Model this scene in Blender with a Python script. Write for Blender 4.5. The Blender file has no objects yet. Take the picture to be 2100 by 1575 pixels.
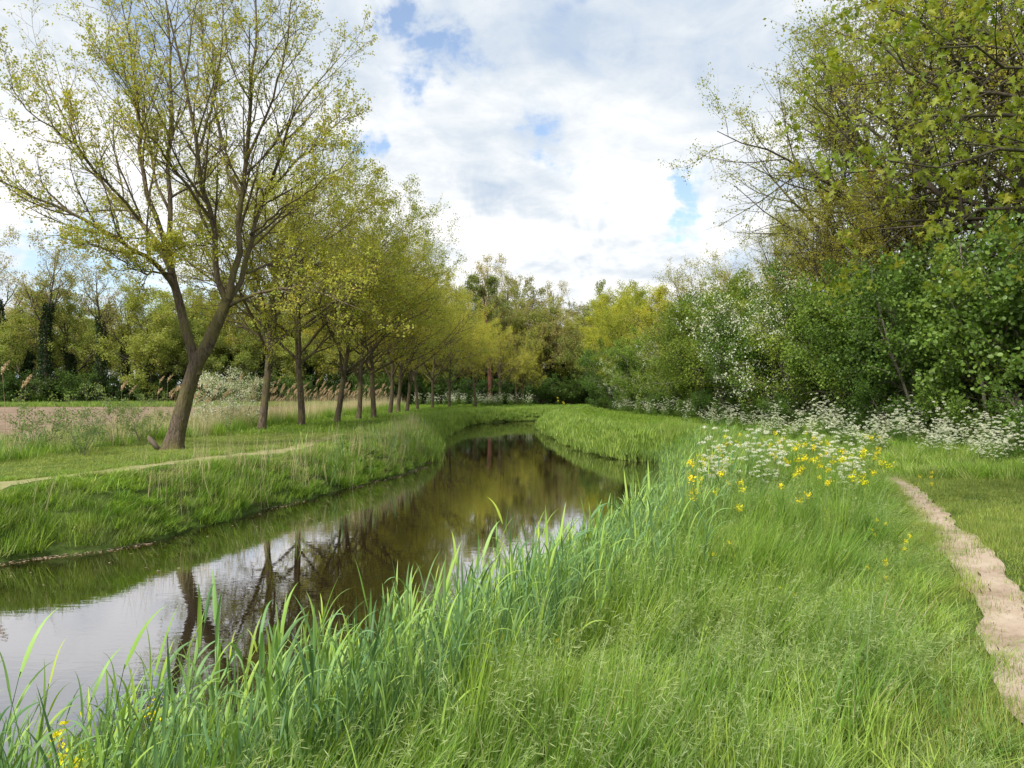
import bpy, math
import numpy as np
R = math.radians
rng = np.random.default_rng(7)
# ------------------------------------------------------------------ camera, world, sun, exposure
sc = bpy.context.scene
C = sc.collection
FPX, HX, HY, CAMZ = 1570.0, 1050.0, 805.0, 2.72
cd = bpy.data.cameras.new("camera"); cam = bpy.data.objects.new("camera", cd); C.objects.link(cam)
cd.sensor_width = 36; cd.lens = FPX / 2100 * 36; cd.clip_start = 0.05; cd.clip_end = 3000
cam.location = (0, 0, CAMZ); cam.rotation_euler = (R(90 + 0.64), 0, 0)
sc.camera = cam
sc.view_settings.view_transform = 'Standard'; sc.view_settings.look = 'None'
sc.view_settings.exposure = 0.58; sc.view_settings.gamma = 1
cy = sc.cycles
cy.max_bounces = 8; cy.diffuse_bounces = 4; cy.glossy_bounces = 4; cy.transmission_bounces = 4
cy.transparent_max_bounces = 8; cy.caustics_reflective = False; cy.caustics_refractive = False

SUN_EL, SUN_AZ = 48, 215          # azimuth clockwise from +Y: behind the camera, to its left
sd = bpy.data.lights.new("sun", 'SUN'); sun = bpy.data.objects.new("sun", sd); C.objects.link(sun)
sd.energy = 3.2; sd.angle = R(9); sd.color = (1, .95, .86)
sun.rotation_euler = (R(90 - SUN_EL), 0, R(180 - SUN_AZ))

def N(nt, t, **kw):
    n = nt.nodes.new(t)
    for k, v in kw.items():
        if k in n.inputs: n.inputs[k].default_value = v
        else: setattr(n, k, v)
    return n

def build_world():
    w = bpy.data.worlds.new("World"); sc.world = w; w.use_nodes = True
    nt = w.node_tree; nt.nodes.clear(); L = nt.links.new
    out = N(nt, 'ShaderNodeOutputWorld'); bg = N(nt, 'ShaderNodeBackground'); L(bg.outputs[0], out.inputs[0])
    sky = N(nt, 'ShaderNodeTexSky'); sky.sky_type = 'NISHITA'; sky.sun_disc = False
    sky.sun_elevation = R(SUN_EL); sky.sun_rotation = R(SUN_AZ); sky.air_density = 1.0; sky.dust_density = 1.2
    bg.inputs[1].default_value = 0.12
    tc = N(nt, 'ShaderNodeTexCoord'); sep = N(nt, 'ShaderNodeSeparateXYZ'); L(tc.outputs['Generated'], sep.inputs[0])
    def M(op, a, b=None, c=None, clamp=False):
        n = nt.nodes.new('ShaderNodeMath'); n.operation = op; n.use_clamp = clamp
        for i, v in enumerate((a, b, c)):
            if v is None: continue
            if isinstance(v, (int, float)): n.inputs[i].default_value = v
            else: L(v, n.inputs[i])
        return n.outputs[0]
    zc = M('ADD', M('MAXIMUM', sep.outputs[2], 0.0), 0.16)
    px = M('DIVIDE', sep.outputs[0], zc); py = M('DIVIDE', sep.outputs[1], zc)
    cb = N(nt, 'ShaderNodeCombineXYZ'); L(px, cb.inputs[0]); L(py, cb.inputs[1])
    def noise(vec, scale, detail, rough, off=(0, 0, 0), dist=0.0):
        mp = N(nt, 'ShaderNodeMapping'); mp.inputs['Location'].default_value = off; L(vec, mp.inputs[0])
        n = N(nt, 'ShaderNodeTexNoise'); n.inputs['Scale'].default_value = scale; n.inputs['Detail'].default_value = detail
        n.inputs['Roughness'].default_value = rough; n.inputs['Distortion'].default_value = dist; L(mp.outputs[0], n.inputs['Vector'])
        return n.outputs[0]
    n1 = noise(cb.outputs[0], 1.9, 9, .58, (3.1, 1.7, 0), .3)     # cover
    n2 = noise(cb.outputs[0], 1.3, 8, .55, (9.4, 4.2, 2), .5)     # light and grey of the cloud deck
    n3 = noise(tc.outputs['Generated'], 11, 9, .6, (2, 0, 1), .6) # billows low over the wood
    # openings in the cloud deck, in directions of the sky
    dn = N(nt, 'ShaderNodeTexNoise'); dn.inputs['Scale'].default_value = 9; dn.inputs['Detail'].default_value = 8; dn.inputs['Roughness'].default_value = .6; L(tc.outputs['Generated'], dn.inputs['Vector'])
    wp = N(nt, 'ShaderNodeVectorMath'); wp.operation = 'MULTIPLY_ADD'; L(dn.outputs['Color'], wp.inputs[0]); wp.inputs[1].default_value = (.26, .26, .20); 
    sb = N(nt, 'ShaderNodeVectorMath'); sb.operation = 'SUBTRACT'; L(tc.outputs['Generated'], sb.inputs[0]); sb.inputs[1].default_value = (.13, .13, .10); L(sb.outputs[0], wp.inputs[2])
    hole = None
    for (x, y, s, k) in [(880, 112, .055, 1.15), (820, 105, .02, .5), (1130, 45, .05, .55), (1290, 45, .04, .5), (735, 268, .025, .9), (1125, 262, .04, .75),
                         (1150, 335, .04, .7), (1390, 440, .03, 1.2), (1470, 385, .03, .3), (330, 40, .10, .7), (150, 560, .09, .9), (1460, 470, .03, .5),
                         (420, 620, .10, .7), (1180, 585, .06, .35)]:
        v = np.array([(x - HX) / FPX, 1, (HY - y) / FPX]); v /= np.linalg.norm(v)
        dp = N(nt, 'ShaderNodeVectorMath'); dp.operation = 'DISTANCE'; L(wp.outputs[0], dp.inputs[0]); dp.inputs[1].default_value = v
        e = M('MULTIPLY', M('EXPONENT', M('MULTIPLY', M('MULTIPLY', dp.outputs['Value'], dp.outputs['Value']), -1 / (s * s))), k)
        hole = e if hole is None else M('ADD', hole, e)
    n4 = noise(cb.outputs[0], 5.5, 9, .62, (1.2, 6.3, 3), .8)
    cov = M('SUBTRACT', M('MULTIPLY_ADD', n1, .9, 0.38), M('MULTIPLY', hole, M('MULTIPLY_ADD', n4, 2.2, -.45)))
    cov = M('ADD', cov, M('MULTIPLY', M('SUBTRACT', n3, .5), .9))
    mr = N(nt, 'ShaderNodeMapRange'); mr.interpolation_type = 'SMOOTHSTEP'; L(cov, mr.inputs[0])
    mr.inputs[1].default_value = .12; mr.inputs[2].default_value = .66
    # bright billows
    el = sep.outputs[2]
    low = M('EXPONENT', M('MULTIPLY', M('POWER', M('MULTIPLY', M('SUBTRACT', el, .19), 1 / .065), 2), -1))
    lum = M('ADD', M('MULTIPLY_ADD', n2, 1.9, -.34), M('MULTIPLY', M('SUBTRACT', n4, .5), .7))
    lum = M('ADD', lum, M('MULTIPLY', M('SUBTRACT', n3, .45), M('MULTIPLY_ADD', low, 1.7, .5)))
    lum = M('ADD', lum, M('MULTIPLY', low, .22), clamp=True)
    ramp = N(nt, 'ShaderNodeValToRGB'); L(lum, ramp.inputs[0])
    k = 1 / .12
    e = ramp.color_ramp.elements
    e[0].position = .28; e[0].color = (.50, .59, .71, 1)
    e[1].position = .95; e[1].color = (.97, .97, .97, 1)
    e2 = ramp.color_ramp.elements.new(.6); e2.color = (.70, .75, .80, 1)
    sc_ = N(nt, 'ShaderNodeVectorMath'); sc_.operation = 'SCALE'; L(ramp.outputs[0], sc_.inputs[0]); sc_.inputs['Scale'].default_value = k * 0.79
    sk = N(nt, 'ShaderNodeVectorMath'); sk.operation = 'SCALE'; L(sky.outputs[0], sk.inputs[0]); sk.inputs['Scale'].default_value = 1.25
    veil = N(nt, 'ShaderNodeMix'); veil.data_type = 'RGBA'; veil.inputs[0].default_value = .10; L(sk.outputs[0], veil.inputs[6]); veil.inputs[7].default_value = (5.6, 6.0, 6.6, 1)
    mx = N(nt, 'ShaderNodeMix'); mx.data_type = 'RGBA'; L(mr.outputs[0], mx.inputs[0]); L(veil.outputs[2], mx.inputs[6]); L(sc_.outputs[0], mx.inputs[7])
    L(mx.outputs[2], bg.inputs[0])
build_world()

# ------------------------------------------------------------------ helpers
def at(px, py, D):      # a point of the place, seen in that direction at depth D
    return np.array([(px - HX) / FPX * D, D, CAMZ + (HY - py) / FPX * D])

def mesh(name, V, faces, col=None, smooth=False, uv=None):
    """faces: list of int arrays (M,k)"""
    me = bpy.data.meshes.new(name)
    V = np.asarray(V, np.float32)
    me.vertices.add(len(V)); me.vertices.foreach_set('co', V.ravel())
    idx = np.concatenate([f.ravel() for f in faces]).astype(np.int32)
    cnt = np.concatenate([np.full(len(f), f.shape[1]) for f in faces]).astype(np.int32)
    st = np.concatenate([[0], np.cumsum(cnt)[:-1]]).astype(np.int32)
    me.loops.add(len(idx)); me.loops.foreach_set('vertex_index', idx)
    me.polygons.add(len(cnt)); me.polygons.foreach_set('loop_start', st)
    me.polygons.foreach_set('loop_total', cnt)
    if smooth: me.polygons.foreach_set('use_smooth', np.ones(len(cnt), bool))
    if col is not None:
        a = me.color_attributes.new('col', 'FLOAT_COLOR', 'POINT')
        c = np.ones((len(V), 4), np.float32); c[:, :3] = col
        a.data.foreach_set('color', c.ravel())
    me.update(calc_edges=True)
    return me

def obj(name, me, mat=None, parent=None):
    o = bpy.data.objects.new(name, me); C.objects.link(o)
    if me is not None and mat is not None and not me.materials: me.materials.append(mat)
    if parent is not None: o.parent = parent
    return o

def tag(o, label=None, cat=None, group=None, kind=None):
    if label: o['label'] = label
    if cat: o['category'] = cat
    if group: o['group'] = group
    if kind: o['kind'] = kind
    return o

def empty(name, loc, rz=0, s=1.0):
    o = bpy.data.objects.new(name, None); C.objects.link(o)
    o.location = loc; o.rotation_euler = (0, 0, rz); o.scale = (s, s, s) if np.isscalar(s) else s
    o.empty_display_size = .2
    return o

def place(kind, parts, loc, rz, s, label, cat, group=None, tilt=(0, 0)):
    """one thing: an Empty with children sharing mesh data. parts: [(name, mesh)]"""
    r = empty(kind, loc, rz, s); r.rotation_euler = (tilt[0], tilt[1], rz)
    tag(r, label, cat, group)
    for n, me in parts:
        o = bpy.data.objects.new(n, me); C.objects.link(o); o.parent = r
    return r

def fract_noise(x, y, s, seed=0):
    r = np.random.default_rng(seed); v = np.zeros_like(x, dtype=float)
    for i in range(7):
        a = r.uniform(0, 6.28); f = s * r.uniform(.6, 2.2); v += np.sin((x * math.cos(a) + y * math.sin(a)) * f + r.uniform(0, 6.28)) / 7
    return v * 1.9

# ------------------------------------------------------------------ materials
def leaf_mat(name, tint=(1, 1, 1), trans=.4, rough=.5, var=.25, spec=.25, bump=0):
    m = bpy.data.materials.new(name); m.use_nodes = True; nt = m.node_tree; nt.nodes.clear(); L = nt.links.new
    out = N(nt, 'ShaderNodeOutputMaterial')
    at_ = N(nt, 'ShaderNodeAttribute', attribute_name='col')
    oi = N(nt, 'ShaderNodeObjectInfo')
    hs = N(nt, 'ShaderNodeHueSaturation')
    mr = N(nt, 'ShaderNodeMapRange'); L(oi.outputs['Random'], mr.inputs[0]); mr.inputs[3].default_value = 1 - var; mr.inputs[4].default_value = 1 + var
    mh = N(nt, 'ShaderNodeMath', operation='MULTIPLY_ADD'); L(oi.outputs['Random'], mh.inputs[0]); mh.inputs[1].default_value = -.03; mh.inputs[2].default_value = .515
    mul = N(nt, 'ShaderNodeMix', data_type='RGBA', blend_type='MULTIPLY'); mul.inputs[0].default_value = 1
    L(at_.outputs['Color'], mul.inputs[6]); mul.inputs[7].default_value = (*tint, 1)
    L(mul.outputs[2], hs.inputs['Color']); L(mr.outputs[0], hs.inputs['Value']); L(mh.outputs[0], hs.inputs['Hue'])
    b = N(nt, 'ShaderNodeBsdfPrincipled'); L(hs.outputs[0], b.inputs['Base Color'])
    b.inputs['Roughness'].default_value = rough; b.inputs['Specular IOR Level'].default_value = spec
    t = N(nt, 'ShaderNodeBsdfTranslucent')
    tm = N(nt, 'ShaderNodeMix', data_type='RGBA', blend_type='MULTIPLY'); tm.inputs[0].default_value = 1
    L(hs.outputs[0], tm.inputs[6]); tm.inputs[7].default_value = (1.25, 1.2, .55, 1); L(tm.outputs[2], t.inputs[0])
    mx = N(nt, 'ShaderNodeMixShader'); mx.inputs[0].default_value = trans
    L(b.outputs[0], mx.inputs[1]); L(t.outputs[0], mx.inputs[2]); L(mx.outputs[0], out.inputs[0])
    return m

def bark_mat(name, c1, c2, moss=None, mossamt=.5, scale=9):
    m = bpy.data.materials.new(name); m.use_nodes = True; nt = m.node_tree; L = nt.links.new
    b = nt.nodes['Principled BSDF']; b.inputs['Roughness'].default_value = .9; b.inputs['Specular IOR Level'].default_value = .15
    tc = N(nt, 'ShaderNodeTexCoord'); mp = N(nt, 'ShaderNodeMapping'); mp.inputs['Scale'].default_value = (1, 1, .22); L(tc.outputs['Object'], mp.inputs[0])
    n = N(nt, 'ShaderNodeTexNoise'); n.inputs['Scale'].default_value = scale * 2.2; n.inputs['Detail'].default_value = 6; n.inputs['Distortion'].default_value = 1.2; L(mp.outputs[0], n.inputs[0])
    v = N(nt, 'ShaderNodeTexVoronoi', feature='DISTANCE_TO_EDGE'); v.inputs['Scale'].default_value = scale * 1.8; L(mp.outputs[0], v.inputs[0])
    cr = N(nt, 'ShaderNodeValToRGB'); L(n.outputs[0], cr.inputs[0]); cr.color_ramp.elements[0].position = .3; cr.color_ramp.elements[1].position = .7
    cr.color_ramp.elements[0].color = (*c1, 1); cr.color_ramp.elements[1].color = (*c2, 1)
    col = cr.outputs[0]
    if moss:
        n2 = N(nt, 'ShaderNodeTexNoise'); n2.inputs['Scale'].default_value = 1.6; n2.inputs['Detail'].default_value = 5; L(tc.outputs['Object'], n2.inputs[0])
        mr = N(nt, 'ShaderNodeMapRange'); L(n2.outputs[0], mr.inputs[0]); mr.inputs[1].default_value = .42; mr.inputs[2].default_value = .66; mr.inputs[4].default_value = mossamt
        mx = N(nt, 'ShaderNodeMix', data_type='RGBA'); L(mr.outputs[0], mx.inputs[0]); L(col, mx.inputs[6]); mx.inputs[7].default_value = (*moss, 1); col = mx.outputs[2]
    L(col, b.inputs['Base Color'])
    ad = N(nt, 'ShaderNodeMath', operation='ADD'); L(n.outputs[0], ad.inputs[0]); L(v.outputs[0], ad.inputs[1])
    bp = N(nt, 'ShaderNodeBump'); bp.inputs['Strength'].default_value = .9; bp.inputs['Distance'].default_value = .03; L(ad.outputs[0], bp.inputs['Height']); L(bp.outputs[0], b.inputs['Normal'])
    return m

def ground_mat(name, cols, scales=(.6, 9, 70), bump=.02, rough=1.0):
    m = bpy.data.materials.new(name); m.use_nodes = True; nt = m.node_tree; L = nt.links.new
    b = nt.nodes['Principled BSDF']; b.inputs['Roughness'].default_value = rough; b.inputs['Specular IOR Level'].default_value = .1
    g = N(nt, 'ShaderNodeNewGeometry')
    ns = []
    for s in scales:
        n = N(nt, 'ShaderNodeTexNoise'); n.inputs['Scale'].default_value = s; n.inputs['Detail'].default_value = 6; L(g.outputs['Position'], n.inputs[0]); ns.append(n.outputs[0])
    a = N(nt, 'ShaderNodeMath', operation='MULTIPLY_ADD'); L(ns[1], a.inputs[0]); a.inputs[1].default_value = .6; L(ns[0], a.inputs[2])
    a2 = N(nt, 'ShaderNodeMath', operation='MULTIPLY_ADD'); L(ns[2], a2.inputs[0]); a2.inputs[1].default_value = .5; L(a.outputs[0], a2.inputs[2])
    mr = N(nt, 'ShaderNodeMapRange'); L(a2.outputs[0], mr.inputs[0]); mr.inputs[1].default_value = .75; mr.inputs[2].default_value = 1.35
    cr = N(nt, 'ShaderNodeValToRGB'); L(mr.outputs[0], cr.inputs[0]); e = cr.color_ramp.elements
    e[0].color = (*cols[0], 1); e[1].color = (*cols[-1], 1)
    for i, c in enumerate(cols[1:-1]):
        x = e.new((i + 1) / (len(cols) - 1)); x.color = (*c, 1)
    L(cr.outputs[0], b.inputs['Base Color'])
    bp = N(nt, 'ShaderNodeBump'); bp.inputs['Strength'].default_value = 1; bp.inputs['Distance'].default_value = bump; L(a2.outputs[0], bp.inputs['Height']); L(bp.outputs[0], b.inputs['Normal'])
    return m

def plain_mat(name, c, rough=.7, var=.15, scale=20):
    m = bpy.data.materials.new(name); m.use_nodes = True; nt = m.node_tree; L = nt.links.new
    b = nt.nodes['Principled BSDF']; b.inputs['Roughness'].default_value = rough; b.inputs['Specular IOR Level'].default_value = .2
    tc = N(nt, 'ShaderNodeTexCoord'); n = N(nt, 'ShaderNodeTexNoise'); n.inputs['Scale'].default_value = scale; L(tc.outputs['Object'], n.inputs[0])
    cr = N(nt, 'ShaderNodeValToRGB'); L(n.outputs[0], cr.inputs[0]); c = np.array(c)
    cr.color_ramp.elements[0].color = (*(c * (1 - var)), 1); cr.color_ramp.elements[1].color = (*np.clip(c * (1 + var), 0, 1), 1)
    L(cr.outputs[0], b.inputs['Base Color'])
    return m

M_leaf = leaf_mat('leaf_green', tint=(1.0, .94, 1.05), trans=.46)
M_leaf_dark = leaf_mat('leaf_glossy', tint=(.8, .8, .8), trans=.28, rough=.4, spec=.4)
M_leaf_hedge = leaf_mat('leaf_hedge', tint=(.82, .80, .8), trans=.38)
M_grass = leaf_mat('grass_blades', tint=(.92, .90, .82), trans=.28, rough=.45, var=.22, spec=.3)
M_reed = leaf_mat('reed_blades', trans=.28, rough=.5, var=.15, spec=.35)
M_dry = leaf_mat('dry_straw', trans=.25, rough=.7, var=.2, spec=.1)
M_petal_w = leaf_mat('white_petals', trans=.3, rough=.7, var=.05, spec=.1)
M_petal_y = leaf_mat('yellow_petals', trans=.25, rough=.6, var=.06, spec=.1)
M_bark = bark_mat('mossy_bark', (.045, .032, .024), (.20, .155, .115), (.15, .14, .04), .7)
M_bark_far = bark_mat('grey_bark', (.05, .04, .032), (.13, .105, .08), (.07, .08, .025), .5)
M_bark_red = bark_mat('red_bark', (.07, .03, .022), (.16, .07, .05))
M_bark_pale = bark_mat('pale_bark', (.12, .10, .085), (.27, .24, .20), (.1, .11, .05), .4)

# ------------------------------------------------------------------ plan of the stream (water level z = 0, bank top about z = 1.1)
LEFT = [(-30, -6), (-22, 2), (-14, 8), (-10.4, 10.6), (-8.2, 12.2), (-6.7, 14), (-5.9, 17.4), (-4.8, 21.3), (-3.5, 26.7), (-3.4, 30), (-3.6, 34), (-4.3, 45), (-4.1, 57),
        (-3.1, 66), (-.8, 71), (3, 74.5), (9, 77), (20, 80), (40, 82)]
RIGHT = [(-22, -14), (-8, -1.5), (-4.6, 1.4), (-2.3, 3.3), (-.75, 5.3), (.2, 7.5), (.95, 9.8), (2, 12.5), (3.2, 16), (4.6, 20.5), (5.5, 25), (6.1, 28.4), (5.7, 30.4), (4.7, 30.9),
         (3.95, 33), (3.3, 37), (2.5, 47), (2.4, 60), (2.8, 67), (4.6, 70.5), (10, 73), (20, 76), (40, 78)]
def smooth_poly(p, k=6):
    p = np.array(p, float); out = []
    q = np.vstack([2 * p[0] - p[1], p, 2 * p[-1] - p[-2]])
    for i in range(1, len(q) - 2):
        for t in np.linspace(0, 1, k, endpoint=False):
            a, b, c, d = q[i - 1:i + 3]
            out.append(.5 * ((2 * b) + (-a + c) * t + (2 * a - 5 * b + 4 * c - d) * t * t + (-a + 3 * b - 3 * c + d) * t ** 3))
    out.append(p[-1]); return np.array(out)
LS, RS = smooth_poly(LEFT, 5), smooth_poly(RIGHT, 5)
def wig(P, s):
    o = P.copy(); o[:, 0] += .10 * np.sin(P[:, 1] * 2.3 + s) + .06 * np.sin(P[:, 1] * 5.1 + s * 3); return o
LS, RS = wig(LS, 1), wig(RS, 4)
POLY = np.vstack([LS, RS[::-1]])

def seg_dist(x, y, P, closed=False):
    P = np.asarray(P, float); Q = np.roll(P, -1, 0) if closed else P[1:]; P0 = P if closed else P[:-1]
    best = np.full(x.shape, 1e9)
    for (ax, ay), (bx, by) in zip(P0, Q):
        dx, dy = bx - ax, by - ay; l2 = dx * dx + dy * dy + 1e-9
        t = np.clip(((x - ax) * dx + (y - ay) * dy) / l2, 0, 1)
        best = np.minimum(best, (x - ax - t * dx) ** 2 + (y - ay - t * dy) ** 2)
    return np.sqrt(best)
def inside(x, y, P):
    c = np.zeros(x.shape, bool); Q = np.roll(P, -1, 0)
    for (ax, ay), (bx, by) in zip(P, Q):
        if ay == by: continue
        c ^= ((ay > y) != (by > y)) & (x < (bx - ax) * (y - ay) / (by - ay) + ax)
    return c
def water_d(x, y):
    d = seg_dist(x, y, POLY, True); return np.where(inside(x, y, POLY), -d, d)
def lx(y): return np.interp(y, LS[:, 1], LS[:, 0])
def is_left(x, y): return (x < (np.interp(y, LS[:, 1], LS[:, 0]) + np.interp(y, RS[:, 1], RS[:, 0])) / 2) | (y > 78)

PATH_R = smooth_poly([(.6, -3), (1.5, 1), (2.55, 3.3), (3.1, 4.5), (3.97, 6.28), (4.75, 8.2), (5.85, 10.8), (7.1, 14), (8.2, 18), (8.9, 25), (9, 40), (8.6, 60), (8.3, 84)], 8)
PATH_L = smooth_poly([(-16, 6.5), (-12.2, 10), (-9.45, 13), (-7.75, 17.5), (-6.7, 21.5), (-6.4, 25), (-6.6, 39), (-6.9, 55), (-5.8, 67), (-2.5, 76), (5, 81), (25, 85)], 8)
DITCH = smooth_poly([(-22, 8), (-16.5, 14), (-13.8, 20), (-13.2, 30), (-13, 45), (-13, 62), (-12.5, 78)], 6)

def ground_z(x, y, d=None):
    x = np.asarray(x, float); y = np.asarray(y, float)
    if d is None: d = water_d(x, y)
    w = np.where(is_left(x, y), 1.7, 2.1)
    t = np.clip(d / w, 0, 1); z = np.where(d > 0, 1.08 * (1 - (1 - t) ** 2.2), np.maximum(-.7, d * .7))
    dd = seg_dist(x, y, DITCH); z = z - np.where(d > 0, .75 * np.exp(-(dd / .9) ** 2), 0)
    z = z + np.clip(d, 0, 1.5) * (.035 * fract_noise(x, y, 1.1, 3) + .012 * fract_noise(x, y, 4.0, 5))
    dp = seg_dist(x, y, PATH_R); z = z - .035 * np.exp(-(dp / .3) ** 2)
    return z

# ------------------------------------------------------------------ ground, water, paths, field
def axis(parts):
    o = []
    for a, b, s in parts: o += list(np.arange(a, b, s))
    return np.array(o + [parts[-1][1]])
def grid_mesh(name, xs, ys, zf, mat):
    X, Y = np.meshgrid(xs, ys); Z = zf(X.ravel(), Y.ravel())
    V = np.stack([X.ravel(), Y.ravel(), Z], 1); nx, ny = len(xs), len(ys)
    i = (np.arange(ny - 1)[:, None] * nx + np.arange(nx - 1)[None]).ravel()
    F = np.stack([i, i + 1, i + nx + 1, i + nx], 1)
    return obj(name, mesh(name, V, [F], smooth=True), mat)
M_ground = ground_mat('meadow_soil', [(.035, .05, .012), (.06, .095, .02), (.10, .15, .035), (.13, .15, .05)], bump=.03)
xs = axis([(-900, -200, 100), (-200, -40, 10), (-40, -18, 1), (-18, 12, .2), (12, 40, 1), (40, 200, 10), (200, 900, 100)])
ys = axis([(-60, -4, 4), (-4, 36, .2), (36, 90, .5), (90, 200, 5), (200, 1000, 100)])
tag(grid_mesh('ground', xs, ys, ground_z, M_ground), kind='structure')

def water_mat():
    m = bpy.data.materials.new('stream_water'); m.use_nodes = True; nt = m.node_tree; nt.nodes.clear(); L = nt.links.new
    out = N(nt, 'ShaderNodeOutputMaterial')
    g = N(nt, 'ShaderNodeNewGeometry'); mp = N(nt, 'ShaderNodeMapping'); mp.inputs['Scale'].default_value = (.8, 1.9, 1); L(g.outputs['Position'], mp.inputs[0])
    n = N(nt, 'ShaderNodeTexNoise'); n.inputs['Scale'].default_value = 4.5; n.inputs['Detail'].default_value = 3; n.inputs['Roughness'].default_value = .45; n.inputs['Distortion'].default_value = .6; L(mp.outputs[0], n.inputs[0])
    n2 = N(nt, 'ShaderNodeTexNoise'); n2.inputs['Scale'].default_value = .35; n2.inputs['Detail'].default_value = 2; L(g.outputs['Position'], n2.inputs[0])
    mr = N(nt, 'ShaderNodeMapRange'); L(n2.outputs[0], mr.inputs[0]); mr.inputs[1].default_value = .4; mr.inputs[2].default_value = .65; mr.inputs[3].default_value = .25; mr.inputs[4].default_value = 1
    ml = N(nt, 'ShaderNodeMath', operation='MULTIPLY'); L(n.outputs[0], ml.inputs[0]); L(mr.outputs[0], ml.inputs[1])
    bp = N(nt, 'ShaderNodeBump'); bp.inputs['Strength'].default_value = 1; bp.inputs['Distance'].default_value = .0012; L(ml.outputs[0], bp.inputs['Height'])
    df = N(nt, 'ShaderNodeBsdfDiffuse'); df.inputs[0].default_value = (.020, .012, .006, 1)
    gl = N(nt, 'ShaderNodeBsdfGlossy'); gl.inputs[0].default_value = (.93, .93, .96, 1); gl.inputs['Roughness'].default_value = .015; L(bp.outputs[0], gl.inputs['Normal'])
    fr = N(nt, 'ShaderNodeFresnel'); fr.inputs[0].default_value = 2.5; L(bp.outputs[0], fr.inputs['Normal'])
    mx = N(nt, 'ShaderNodeMixShader'); fm = N(nt, 'ShaderNodeMath', operation='MULTIPLY'); L(fr.outputs[0], fm.inputs[0]); fm.inputs[1].default_value = 1.65; fc = N(nt, 'ShaderNodeMath', operation='MINIMUM'); L(fm.outputs[0], fc.inputs[0]); fc.inputs[1].default_value = .70; L(fc.outputs[0], mx.inputs[0]); L(df.outputs[0], mx.inputs[1]); L(gl.outputs[0], mx.inputs[2]); L(mx.outputs[0], out.inputs[0])
    return m
wv = np.array([(-60, -30, 0), (60, -30, 0), (60, 100, 0), (-60, 100, 0)], float)
def water():
    xs, ys = np.linspace(-34, 42, 77), np.linspace(-16, 90, 107)
    tag(grid_mesh('water', xs, ys, lambda x, y: x * 0, water_mat()), kind='structure')
water()

def ribbon(name, P, w, mat, lift, edge=.08, seed=1, cross=7):
    t = np.gradient(P, axis=0); t /= np.linalg.norm(t, axis=1)[:, None]; nrm = np.stack([-t[:, 1], t[:, 0]], 1)
    s = np.concatenate([[0], np.cumsum(np.linalg.norm(np.diff(P, axis=0), axis=1))])
    sn = np.arange(0, s[-1], .15); Px = np.stack([np.interp(sn, s, P[:, k]) for k in (0, 1)], 1); Nx = np.stack([np.interp(sn, s, nrm[:, k]) for k in (0, 1)], 1)
    Wd = np.interp(sn, s, w) if not np.isscalar(w) else np.full(len(sn), w)
    q = np.random.default_rng(seed)
    def rag(k):
        return edge * (np.sin(sn * 1.9 + k) * .5 + np.sin(sn * 4.7 + 2 * k) * .4 + np.sin(sn * 11 + 3 * k) * .3 + q.normal(0, .2, len(sn)))
    a, b = -Wd / 2 + rag(1.3), Wd / 2 + rag(5.1)
    u = np.linspace(0, 1, cross); off = a[:, None] + (b - a)[:, None] * u[None]
    X = Px[:, 0, None] + Nx[:, 0, None] * off; Y = Px[:, 1, None] + Nx[:, 1, None] * off
    Z = ground_z(X.ravel(), Y.ravel()) + lift - .010 * (np.abs(u * 2 - 1) ** 4)[None].repeat(len(sn), 0).ravel()
    V = np.stack([X.ravel(), Y.ravel(), Z], 1)
    i = (np.arange(len(sn) - 1)[:, None] * cross + np.arange(cross - 1)[None]).ravel()
    return tag(obj(name, mesh(name, V, [np.stack([i, i + 1, i + cross + 1, i + cross], 1)], smooth=True), mat), kind='structure')
M_sand = ground_mat('trodden_sand', [(.27, .195, .14), (.42, .33, .25), (.50, .41, .32)], (2.2, 11, 90), .010)
M_trod = ground_mat('trodden_turf', [(.20, .22, .08), (.31, .29, .14), (.38, .35, .20)], (1.2, 10, 80), .01)
ribbon('footpath', PATH_R, np.interp(np.arange(len(PATH_R)), [0, 20, 50, 56, 90], [.52, .46, .38, .32, .28]), M_sand, .024, .05)
ribbon('trodden_path', PATH_L, .62, M_trod, .016, .12, 3)

def field_z(x, y): return ground_z(x, y) * 0 + 1.16 + .02 * np.sin(y * 5) + .015 * fract_noise(x, y, 6, 8)
M_soil = ground_mat('ploughed_soil', [(.16, .11, .075), (.27, .195, .14), (.36, .27, .20)], (.5, 5, 30), .08)
tag(grid_mesh('field', axis([(-150, -40, 2), (-40, -15.4, .4)]), axis([(16, 60, .4), (60, 84, 1)]), field_z, M_soil), kind='structure')

# ------------------------------------------------------------------ tree growing
def unit(v): return v / (np.linalg.norm(v, axis=-1, keepdims=True) + 1e-9)
def tubes(P, Rr, sides):
    B, n, _ = P.shape
    T = unit(np.gradient(P, axis=1)); mean = unit(T.mean(1))
    ref = np.where(np.abs(mean[:, 2:3]) < .8, np.array([[0, 0, 1.]]), np.array([[1., 0, 0]]))
    U = np.cross(T, ref[:, None]); U = unit(U); W = np.cross(T, U)
    a = np.linspace(0, 2 * np.pi, sides, endpoint=False)
    V = P[:, :, None] + Rr[:, :, None, None] * (np.cos(a)[None, None, :, None] * U[:, :, None] + np.sin(a)[None, None, :, None] * W[:, :, None])
    V = V.reshape(-1, 3)
    b, i, k = np.meshgrid(np.arange(B), np.arange(n - 1), np.arange(sides), indexing='ij')
    k2 = (k + 1) % sides; base = (b * n + i) * sides
    F = np.stack([base + k, base + k2, base + sides + k2, base + sides + k], -1).reshape(-1, 4)
    return V, F
def merge(parts):
    V, F, o = [], [], 0
    for v, f in parts: V.append(v); F.append(f + o); o += len(v)
    return np.vstack(V), np.vstack(F)
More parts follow.
